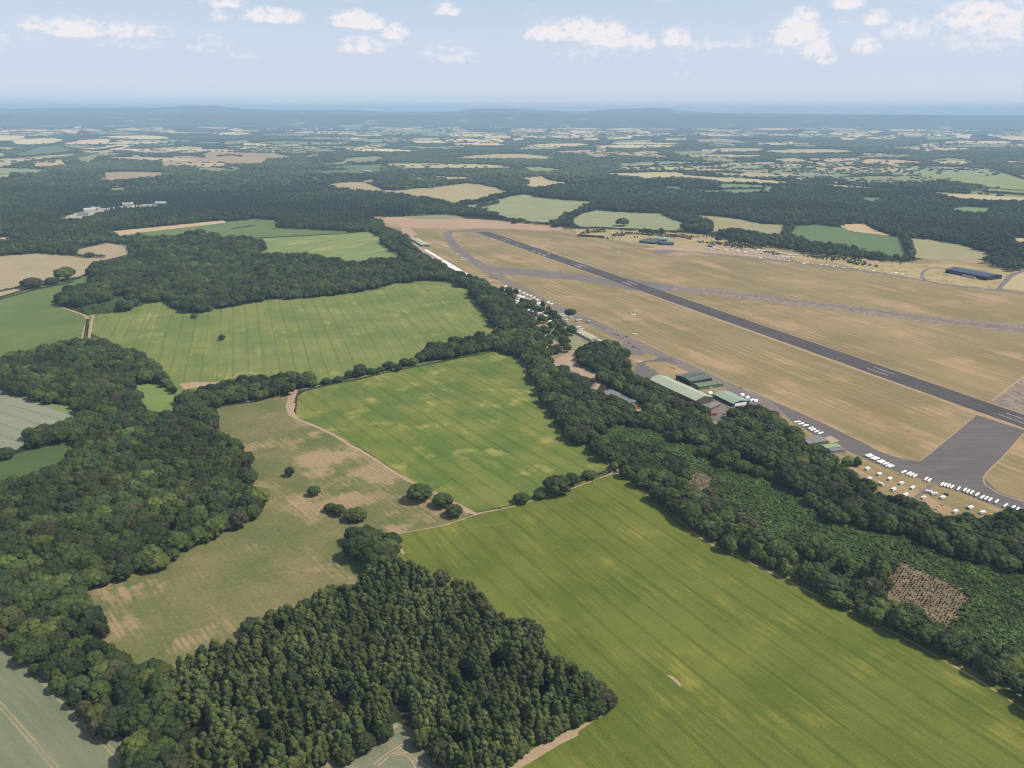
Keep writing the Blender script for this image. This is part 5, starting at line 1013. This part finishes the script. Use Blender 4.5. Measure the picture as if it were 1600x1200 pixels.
building('hangar', cx, cy_, L_, W_, yw, 7.5, 12, B_WALL, G_ROOF, 'biggest hangar, long pale green roof, beside the dark wood', 'hangar', doors=(('+x', W_*.8, 6.5), ('-x', W_*.8, 6.5)), doorm=B_WALL)
cx, cy_, L_, W_, yw = by_roof((1113,615.5), (1144,630.5), (1171,626.5), 5)
building('hangar', cx, cy_, L_, W_, yw, 5, 7.6, D_WALL, G_ROOF2, 'small square hangar with mint green roof, beside white tents', 'hangar', doors=(('+x', W_*.7, 4.4),), doorm=WHITE)
cx, cy_, L_, W_, yw = by_roof((1078,597), (1111,591), (1090,580.5), 7)
building('hangar', cx, cy_, L_, W_, yw, 7, 9.5, D_WALL, D_ROOF, 'dark old hangar with rows of rooflights next to the yellow aircraft', 'hangar', skylights=7, doors=(('-x', W_*.6, 6),), doorm=NAVY_WALL)
cx, cy_, L_, W_, yw = by_roof((1091,605), (1129,599.5), (1121,594), 5)
building('hangar', cx, cy_, L_, max(W_, 14), yw, 5, 6.6, OLIVE_WALL, O_ROOF, 'olive roofed low hangar attached below the dark one', 'hangar', skylights=5, doors=(('-y', 5, 3.4),))
cx, cy_, L_, W_, yw = by_roof((1249,685), (1280,680.5), (1294.5,689), 4.5)
building('hangar', cx, cy_, L_, W_, yw, 4.5, 5.6, OLIVE_WALL, GREY_ROOF, 'flat looking grey hangar under the short packed trailer row', 'hangar', skylights=3, doors=(('+x', W_*.6, 3.6),))
cx, cy_, L_, W_, yw = by_roof((1283,695), (1307,693), (1313,698.5), 4.5)
building('hangar', cx, cy_, L_, W_, yw, 4.5, 6, GREYW, O_ROOFL, 'light olive roofed small hangar right of the grey one', 'hangar', skylights=2, doors=(('+x', W_*.6, 3.6),))
building('lean_to', *corner(1306,705.5), 20, 10, yw, 3.4, 4.2, GREYW, GREY_ROOF, 'grey lean to below the light olive roofed hangar', 'building', windows=3)
building('workshop', *corner(1111,636.5), 26, 14, RUN-math.pi/2+.35, 3.6, 4.8, BRICK, GREY_ROOF, 'grey roofed workshop just below the biggest hangar', 'workshop', windows=4)
for px, py, yy in ((1113, 649, .2), (1118, 648.5, .7)):
    e = empty('shipping_container', wpt(px, py), yy); part('body', MB().box(-3, -1.2, 0, 3, 1.2, 2.5), RED, e); part('door', MB().box(3.003, -1.1, .1, 3.06, 1.1, 2.4), RED, e); part('roof', MB().box(-3.02, -1.22, 2.503, 3.02, 1.22, 2.56), RED, e)
    tag(e, 'red shipping container %s behind the workshop' % ('left of its pair' if px < 1115 else 'right of its pair'), 'container')
for k, (px, py) in enumerate(((1159, 618.5), (1167, 622.5), (1174, 627), (1180, 627.5), (1109, 615.5))):
    e = empty('marquee', wpt(px, py), RUN+math.pi/2); part('canopy', MB().prismx([(-2.5, 2.2), (2.5, 2.2), (0, 3.6)], -3.2, 3.2), WHITE, e); part('side_wall', MB().box(-3.1, -2.4, 0, 3.1, 2.4, 2.195), WHITE, e)
    tag(e, ['white tent nearest the olive hangar, beside the mint roofed hangar', 'second white tent right of the mint roofed hangar', 'largest looking white tent at the hangar front corner', 'white tent furthest right beside the perimeter track', 'small white tent between the green roofs'][k], 'tent')
cx, cy_, L_, W_, yw = by_roof((943,614.5), (984,633.5), (993,625.5), 4)
building('shed', cx, cy_, L_, W_, yw, 4, 5, GREY_ROOF, GREY_ROOF, 'long grey shed between two tree belts', 'shed', windows=6)
for k, (px, py, yy) in enumerate(((992,634,.5), (999,638,.9), (1005,643,.2), (1011,646,1.4))):
    e = empty('scrap_heap', wpt(px, py), yy); m = MB(); rg = random.Random(k)
    for j in range(14): x0, y0 = rg.uniform(-4, 4), rg.uniform(-2.5, 2.5); m.box(x0, y0, 0, x0+rg.uniform(.6, 2.2), y0+rg.uniform(.5, 1.6), rg.uniform(.4, 2.2))
    part('debris', m, RED if k % 2 else CREAM, e); part('planks', MB().box(-3, -3.5, 0, 2.5, -2.8, 1.0), FELT, e); tag(e, '%s heap of junk beyond the long grey shed, %s' % (('pale', 'reddish')[k % 2], ('closest to the shed', 'second from the shed', 'third from the shed', 'deepest in the trees')[k]), 'heap')
cx, cy_, L_, W_, yw = by_roof((901.5,519.5), (928,533), (932,526.5), 3.6)
building('clubhouse', cx, cy_, L_, max(W_, 9), yw, 3.6, 4.6, RENDER, FELT, 'long clubhouse block with pale yellow roof beside the lawn', 'clubhouse', windows=9, doors=(('+x', 2, 2.2),), doorm=TILE)
building('clubhouse_annex', *corner(937,534.5), 13, 8, yw+.1, 3.2, 4.2, RENDER, WROOF, 'white annex at the right end of the long clubhouse', 'building', windows=3)
for px, py, L2, W2, dy_, rf, lb in ((893,509,20,11,.1,GREY_ROOF,'wide grey roofed hall left of the parked cars'),(903,513,12,8,.2,WROOF,'small white roofed block beside the grey hall'),(908,516.5,10,7,.1,WROOF,'white flat block touching the long clubhouse'),(904,502,12,7,.0,WROOF,'white roofed hut by the track, above the grey hall'),(884,501.5,12,9,.3,FELT,'round looking pale hut left of the grey hall'),(873,502,11,8,.6,GREY_ROOF,'small grey roofed house at the park edge'),(892,498,11,7,.1,G_ROOF2,'green roofed hut below the bright round tree'),(877,493,12,6,.2,WROOF,'white hut by the perimeter track, left of the round tree'),(881,495.5,12,6,.2,WROOF,'second white hut by the perimeter track'),(858,506,13,5,.5,FELT,'pale hut behind the pointed trees'),(863,509,10,4,.5,WROOF,'white hut near the lawn'),(920,504,7,5,.1,FELT,'small cream hut near the first parked cars')):
    building('hut', *corner(px, py), L2, W2, RUN-math.pi/2+dy_, 2.8, 3.8, RENDER, rf, lb, 'hut', windows=2)
# cream static caravans in the row along the perimeter track
def make_static(col, roofm):
    e = empty('static_caravan'); part('body', MB().box(-4.6, -1.5, .45, 4.6, 1.5, 2.75), col, e); part('roof', MB().prismx([(-1.65, 2.753), (1.65, 2.753), (1.6, 2.95), (0, 3.3), (-1.6, 2.95)], -4.7, 4.7), roofm, e)
    for x0 in (-3.6, -1.2, 1.8):
        for s in (-1, 1): part('window', MB().box(x0, s*1.5-.03, 1.3, x0+1.1, s*1.5+.03, 2.2), GLASS, e)
    part('bay_window', MB().box(4.6, -1.0, 1.2, 4.66, 1.0, 2.2), GLASS, e); part('skirt', MB().box(-4.4, -1.4, 0, 4.4, 1.4, .448), STEEL, e); part('door', MB().box(.4, -1.56, .5, 1.2, -1.5, 2.5), GREYW, e)
    return e
STC, STW = make_static(CREAM, CREAM), make_static(WHITE, WHITE); STC.scale = STW.scale = (1.25, 1.45, 1.1)
Z = [(415,205,'first'),(505,248,'second'),(575,282,'third'),(652,310,'fourth'),(722,345,'fifth'),(792,390,'sixth')]
for a, b_, n_ in Z: place(STC, wpt(780+a*.075, 441+b_*.075), yaw_px((800, 460), (806, 457)), 'cream static caravan, %s from the top in the row beside the perimeter track' % n_, 'static caravan')
for a, b_, lb in ((415,300,'first white static caravan behind the cream row'),(500,345,'second white static caravan behind the cream row'),(585,372,'third white static caravan behind the cream row'),(125,195,'pale static caravan left of the tall dark tree'),(110,260,'white static caravan under the trees at the left of the park'),(140,400,'white static caravan in the second row at the left of the park'),(380,408,'white static caravan left of the dark tree pair'),(240,460,'low pale static caravan at the lower edge of the park'),
   (500,555,'white static caravan beside the red soiled yard'),(490,620,'small white static caravan above the red soiled yard'),(815,455,'white static caravan below the sixth cream one'),(1020,440,'white static caravan by the track behind the pointed tree'),(1085,470,'cream static caravan by the track, right of the pointed tree'),(1010,655,'white static caravan between the green trees'),(1070,625,'grey white static caravan in the trees')): place(STW if 'white' in lb else STC, wpt(780+a*.075, 441.5+b_*.075), yaw_px((800, 460), (806, 457))+random.uniform(-.5, .5), lb, 'static caravan')
for k in range(30):
    px = 785+ (k*37 % 90)+random.uniform(-2, 2); py = 452+(px-785)*.52+random.uniform(-6, 14)
    place(STW if k % 2 else STC, wpt(px, py), yaw_px((800, 460), (806, 457))+random.uniform(-.8, .8), 'pale static caravan half hidden among the trees of the park by the track', 'static caravan', 'static caravans among the park trees')
for k in range(12):
    px = 800+k*8.5+random.uniform(-3, 3); py = 461+(px-785)*.50+random.uniform(-4, 9); cn = ['silver', 'white', 'grey', 'red'][k % 4]
    place(CARS[cn], wpt(px, py), random.uniform(0, 3), '%s car parked between static caravans in the park by the track' % cn, 'car', '%s cars among the park caravans' % cn)
for k in range(26):
    px = 1188+k*9.3+random.uniform(-3, 3); py = 403.2+(px-1188)*.118+random.uniform(-1.6, 1.2)
    place(TR, wpt(px, py), yaw_px((1200, 404), (1300, 416))+random.uniform(-1.2, .6), 'small white glider trailer along the north track verge', 'trailer', 'glider trailers: north track verge')
# far green roofed shed by the trailer row
cx, cy_, L_, W_, yw = by_roof((644,374), (661,384.5), (669,381.5), 4.5)
building('hangar', cx, cy_, L_, W_, yw, 4.5, 6.5, D_WALL, G_ROOF, 'long low green roofed hangar at the far end of the trailer row', 'hangar', skylights=5, doors=(('+x', W_*.7, 3.8),), doorm=OLIVE_WALL)
# north side
cx, cy_, L_, W_, yw = by_roof((1003.5,377), (1028,379.5), (1034,374), 6)
building('hangar', cx, cy_, L_, max(W_, 30), yw, 6, 8, NAVY_WALL, D_ROOF, 'dark hangar with green roof on the north side, left of its pair', 'hangar', doors=(('-y', L_*.7, 5),), doorm=D_WALL)
building('hangar', *corner(1036,375.5), 46, 34, yw, 7, 10, G_ROOF, G_ROOF2, 'pale mint roofed hangar behind the dark northern pair', 'hangar', doors=(('+x', 20, 5),))
building('hangar', *corner(1041,381.5), 46, 40, yw+.45, 5, 7.5, NAVY_WALL, NAVY_ROOF, 'slate roofed hangar on the north side, right of its pair', 'hangar', doors=(('-y', 30, 4),), doorm=D_WALL)
cx, cy_, L_, W_, yw = by_roof((1480.5,421.5), (1546.5,434), (1563,429), 9)
building('hangar', cx, cy_, L_, W_*.9, yw, 9, 12.5, NAVY_WALL, NAVY_ROOF, 'very long navy blue hangar at the right, largest on the north side', 'hangar', doors=(('+x', W_*.6, 7), ('-y', L_*.4, 7)), doorm=GLASS)
building('lean_to', *corner(1494,427.5), 46, 11, yw, 3.6, 4.6, GREYW, GREY_ROOF, 'grey lean to along the left part of the navy hangar', 'building', windows=5)
building('lean_to', *corner(1514,433.5), 34, 10, yw, 3.4, 4.4, GREYW, GREY_ROOF, 'grey lean to along the right part of the navy hangar', 'building', windows=4)
for px, py, lb in ((1502,428.5,'white van in front of the navy hangar, left one'),(1524,436,'white van at the middle of the navy hangar'),(1533,436.5,'white van near the navy hangar corner'),(1457,430,'white box van on the gravel loop'),(1340,407,'white van beside the scrub, left of a pair'),(1350,407.5,'white van beside the scrub, right of a pair')):
    e = empty('van', wpt(px, py), random.uniform(0, 3)); part('body', MB().prism([(-2.9, .4), (2.9, .4), (3.0, 1.1), (2.3, 1.5), (1.8, 2.6), (-2.9, 2.7)], -1, 1), WHITE, e); part('windscreen', MB().add([(2.32, -.85, 1.52), (2.32, .85, 1.52), (1.86, .85, 2.5), (1.86, -.85, 2.5)], [(0, 1, 2, 3)]), GLASS, e)
    for x0 in (-1.9, 1.9):
        for s in (-1, 1): part('wheel', MB().wheel(x0, s*.95, .35, .35, .22), RUBBER, e)
    tag(e, lb, 'van')
NC = [(1104,388),(1108,391),(1116,387),(1122,390),(1134,391.5),(1139,386.5),(1144,390),(1148,388),(1153,393.5),(1160,391),(1164,395),(1169,390.5),(1173,393),(1178,396),(1185,391.5),(1190,396.5),(1195,393),(1200,398),(1212,401),(1218,396),(1222,402),(1226,397.5),(1230,402),(1235,399.5),(1239,403),(1244,399.5)]
for k, (px, py) in enumerate(NC): place(STW if k % 3 else STC, wpt(px, py), yaw_px((1150, 390), (1200, 394))+(0 if k % 2 else .9), 'white static caravan in the far park at the foot of the northern trees', 'static caravan', 'static caravans of the far northern park')
for px, py, w_, lb in ((1054,369,16,'brick house with brown tiles behind the far hangars, left one'),(1062,370,16,'brick house with brown tiles behind the far hangars, middle one'),(1070,372,18,'brick house with brown tiles right of the far hangars'),(1077,374,16,'brown tiled house nearest the round tree'),(1036,366,20,'low brown roofed house above the mint hangar'),(1135,384,14,'small red tiled house left of the far caravan park'),(1112,386,24,'long grey house at the start of the far caravan park')):
    building('house', *corner(px, py), w_, 9, random.uniform(-.4, .6), 4.6, 7.6, BRICK, TILE if 'grey' not in lb else GREY_ROOF, lb, 'house', windows=3, chim=True)
building('farmhouse', *corner(318,371), 26, 12, .3, 5, 9, BRICK, TILE, 'red roofed farmhouse among trees in the far pasture', 'house', windows=4, chim=True)
# white and red roofed buildings scattered in the woods far off
FB = [(535,308,34,WROOF,'white roofed barn in the dark woods above the striped wheat'),(263,287,40,WROOF,'white roofed sheds left in the big forest') if False else (464,284,40,WROOF,'pair like white roofed shed in the forest clearing'),(491,281,50,GREY_ROOF,'long grey roofed shed in the forest clearing'),(506,282,30,GREY_ROOF,'short grey shed right of the long one'),(559,235,40,WROOF,'white farm shed far in the woods'),(588,243,60,TILE,'red roofed country house far in the woods'),(595,242,40,TILE,'smaller red roofed house beside the country house'),(573,269,50,WROOF,'white roofed greenhouse by the dark field'),(607,246,30,WROOF,'small white house right of the red roofed house'),(640,276,60,GREY_ROOF,'grey farm sheds beside the wood'),
 (1249,283,95,WROOF,'long white roofed barn at the end of the long wheat strip'),(1285,278,90,GREY_ROOF,'grey roofed barn beyond the wheat strip'),(1307,288,50,WROOF,'white shed beside the hedge line'),(1362,235,60,WROOF,'white tall silo like building on the far plain'),(1371,237,60,GREY_ROOF,'grey building beside the white one on the far plain'),(1410,237,70,GREY_ROOF,'low grey building far right on the plain'),(1068,231,60,TILE,'first red roofed house of the far hamlet'),(1078,231,60,TILE,'second red roofed house of the far hamlet'),(1088,232,60,RENDER,'pale house of the far hamlet'),(1100,233,60,TILE,'right hand red roofed house of the far hamlet'),(213,246,60,WROOF,'pale farm building in the left distance'),(222,245,60,TILE,'red roofed farm building in the left distance'),(298,239,60,WROOF,'small white house by the pink stubble'),(165,255,60,GREY_ROOF,'grey barn by the far tan field'),
 (140,330,45,WROOF,'white plant shed on the gravel strip in the forest'),(131,337,40,GREY_ROOF,'grey plant shed on the gravel strip in the forest'),(150,328,40,WROOF,'second white shed on the gravel strip'),(200,321,45,WROOF,'white shed in the middle of the gravel strip'),(252,320,50,WROOF,'white roofed shed at the right end of the gravel strip'),(845,304,0,WROOF,''),(1221,384,20,TILE,'brown roofed house hidden in the northern trees')]
for k, (px, py, w_, rf, lb) in enumerate(FB):
    if w_: building('barn' if 'house' not in lb else 'house', *corner(px, py), w_, w_*.45, (k*.7) % 1.2-.5, 5+w_*.06, 8+w_*.12, RENDER, rf, lb, 'building', windows=2, doors=(('+x', w_*.2, 4),))
# far scattered white villages
rg = random.Random(5); vil = []
for cx0, cy0, sx_, sy_, n_ in ((470,204,70,3.5,26),(780,198,30,3,8),(1350,200,70,4,14),(880,194,40,3,8),(1020,190,60,3,10),(520,200,40,3,8),(1500,232,90,8,16),(130,190,100,5,10),(700,206,60,4,8)):
    for _ in range(n_): vil.append((cx0+rg.gauss(0, sx_*.5), cy0+rg.gauss(0, sy_*.5)))
pb = empty('house'); part('wall', MB().box(-22, -9, 0, 22, 9, 9), RENDER, pb); part('roof', MB().prismx([(-9.5, 9.01), (9.5, 9.01), (0, 15)], -22.5, 22.5), WROOF, pb)
pb2 = empty('house'); part('wall', MB().box(-22, -9, 0, 22, 9, 9), RENDER, pb2); part('roof', MB().prismx([(-9.5, 9.01), (9.5, 9.01), (0, 15)], -22.5, 22.5), TILE, pb2)
for k, (px, py) in enumerate(vil):
    if py < 184: continue
    x_, y_ = G(px, py); o = place(pb if k % 3 else pb2, (x_, y_, 2), rg.random()*3, 'tiny pale building of a distant village in the haze', 'house', 'distant village buildings'); s = .8+y_/16000; o.scale = (s, s, s)
# poles
for px, py, lb in ((125,1097,'wooden power pole with crossarm at the edge of the bottom left wood'),(437,622,'plain wooden pole beside the lane under the belt of trees'),(277,448,'pale bare pole in the north wood'),(1038,368,'short pole by the brown house')):
    e = empty('utility_pole', (*G(px, py), 0), .3); part('pole', MB().tube_z([(0, 0, 0, .22), (11.5, 0, 0, .16)], 8), FELT, e); part('crossarm', MB().box(-1.5, -.08, 10.6, 1.5, .08, 10.85), FELT, e)
    for x0 in (-1.3, 0, 1.3): part('insulator', MB().tube_z([(10.853, x0, 0, .08), (11.1, x0, 0, .06)], 6), STEEL, e)
    tag(e, lb, 'pole')
# hedges beside the lane
def hedge(pts, w_, h, label, mat=None):
    Q = np.array(GP(pts)); A = Arr(); rng = np.random.default_rng(len(pts)*7+int(pts[0][0])); cs, rs = [], []
    for a, b2 in zip(Q[:-1], Q[1:]):
        d = np.linalg.norm(b2-a); n = max(2, int(d/(w_*.55)))
        for i in range(n): p = a+(b2-a)*(i+rng.random()*.6)/n; cs.append([p[0]+rng.normal()*w_*.1, p[1]+rng.normal()*w_*.1, h*.45]); rs.append(w_*(.42+.25*rng.random()))
    o0 = np.array([Q[0][0], Q[0][1], 0]); cs, rs = np.array(cs)-o0, np.array(rs)
    for c_, r in zip(cs, rs): lobe(A, c_, r, rng, 1, .3, h/w_*.9)
    leaves(A, cs, rs, len(cs)*16, .4, rng); o = obj('hedge', A.mesh('hedge', mat or M_oak), loc=tuple(o0)); tag(o, label, 'hedge'); return o
hedge([(485,609),(520,600.5),(560,593),(600,583.5),(640,575),(680,567.5),(720,559.5),(765,551)], 2.6, 1.8, 'long low hedge between the lane and the middle green field')
hedge([(500,600),(545,592),(600,578),(645,567)], 5.5, 4.2, 'hedge on the upper side of the lane under the small trees')
hedge([(335,636),(400,628),(440,617),(450,612)], 2.6, 1.8, 'hedge along the top edge of the dry meadow')
hedge([(945,738),(920,748),(880,763)], 3.0, 2.2, 'hedge running right from the big hedge oak to the long wood')
hedge([(0,714),(40,704),(80,695),(112,687)], 3.5, 2.2, 'hedge between the pale crop and the dark pasture')
hedge([(1319,729),(1334,727),(1348,728.5)], 11, 13, 'tall clipped looking block of green bushes at the left end of the trailer row', M_scrub)
hedge([(0,468),(60,452),(115,441)], 5, 3.5, 'hedge between the stubble field and the left green field')
hedge([(137,500),(135,514),(133,528)], 3.5, 2.5, 'short hedge on the line between two green fields, left')
# picnic pallets on the caravan park, pale slab
m = MB()
for k, (px, py) in enumerate(((1466,792),(1471,789),(1461,796),(1494,787))):
    e = empty('pallet_stack', wpt(px, py), .4+k); part('planks', MB().box(-2.4, -.6, 0, 2.4, .6, .5), FELT, e); part('frame', MB().box(-2.2, -.5, .503, 1.0, .5, .8), FELT, e); tag(e, 'pale pallet stack on the park grass, %s' % ('lower left', 'topmost', 'nearest the trees', 'alone by the brown patch')[k], 'pallets')
# ================================================================ HILLS on the skyline
def hills(name, crest, D, depth, label, seed):
    m, t, b = mat_base(name+'_cover', .95, .05); pos = t.n.new('ShaderNodeNewGeometry').outputs['Position']
    f = t.mr(t.noise(pos, .0012, 5, .65), .42, .62); vo = t.n.new('ShaderNodeTexVoronoi'); vo.inputs['Scale'].default_value = 1/260; t.set(vo.inputs['Vector'], pos); q0, q1, q2 = t.sep(vo.outputs['Color'])
    t.set(b.inputs['Base Color'], t.mix(t.math('LESS_THAN', q0, .03), t.mix(f, alb((74,92,70)), alb((92,108,82))), t.mix(q1, alb((190,170,130)), alb((140,150,110)))))
    n = 220; rows = 9; V_, Fc = [], []
    xs = np.interp(np.linspace(0, 1, n), [0, 1], [crest[0][0], crest[-1][0]])
    ys = np.interp(xs, [c[0] for c in crest], [c[1] for c in crest])
    for r_ in range(rows):
        u_ = r_/(rows-1)*2-1
        for i in range(n):
            d = NR @ np.array([(xs[i]-800)/F, -(ys[i]-600)/F, -1.0]); k = D/d[1]; zc = HCAM+d[2]*k
            q = (1-u_*u_)**1.2; nz = noise.noise(Vector((i*.12, r_*.9, seed)))*.10+noise.noise(Vector((i*.5, r_*1.3, seed)))*.03
            y_ = D+u_*depth+depth*.18*noise.noise(Vector((i*.05, 3, seed)))
            V_.append((d[0]*k*(y_/D), y_, max(-2, zc*q*(1+nz*(abs(u_) > .02)))))
    for r_ in range(rows-1):
        for i in range(n-1): Fc.append((r_*n+i, r_*n+i+1, (r_+1)*n+i+1, (r_+1)*n+i))
    m_ = MB(); m_.add(V_, Fc); o = obj(name, m_.mesh(name, m, True)); tag(o, label, kind='structure'); return o
hills('hills', [(-500,177),(-200,172),(0,170),(80,168.5),(240,168.5),(290,165.5),(335,165),(365,169),(420,171.5),(540,171.5),(620,175),(700,174.5),(740,170),(790,169.3),(850,172),(910,174.5),(940,172),(990,169.3),(1042,169.3),(1062,173),(1110,176),(1240,177.5),(1400,179),(2100,181)], 32000, 5000, 'blue wooded ridge on the skyline', 3)
hills('hills', [(-500,181),(0,179),(200,178),(400,178),(560,180),(680,180),(760,176),(800,175.5),(880,178),(960,179),(1040,178),(1200,181),(1320,180.5),(1450,179.5),(1600,182),(2100,183)], 24000, 3200, 'lower wooded ridge in front of the skyline', 8)
# ================================================================ HAZE
hm = bpy.data.materials.new('haze'); hm.use_nodes = True; t = NT(hm.node_tree); t.n.clear()
pv = t.n.new('ShaderNodeVolumePrincipled'); pv.inputs['Color'].default_value = (.53, .77, 1.0, 1); pv.inputs['Density'].default_value = HAZE_D; pv.inputs['Anisotropy'].default_value = 0.0
ou = t.n.new('ShaderNodeOutputMaterial'); t.l.new(pv.outputs[0], ou.inputs['Volume'])
E = DMAX+1500
mb = MB().box(-E, -3600, -3, E, E, 610); ho = obj('haze', mb.mesh('haze', hm)); tag(ho, 'pale blue summer haze over the whole countryside', kind='stuff')
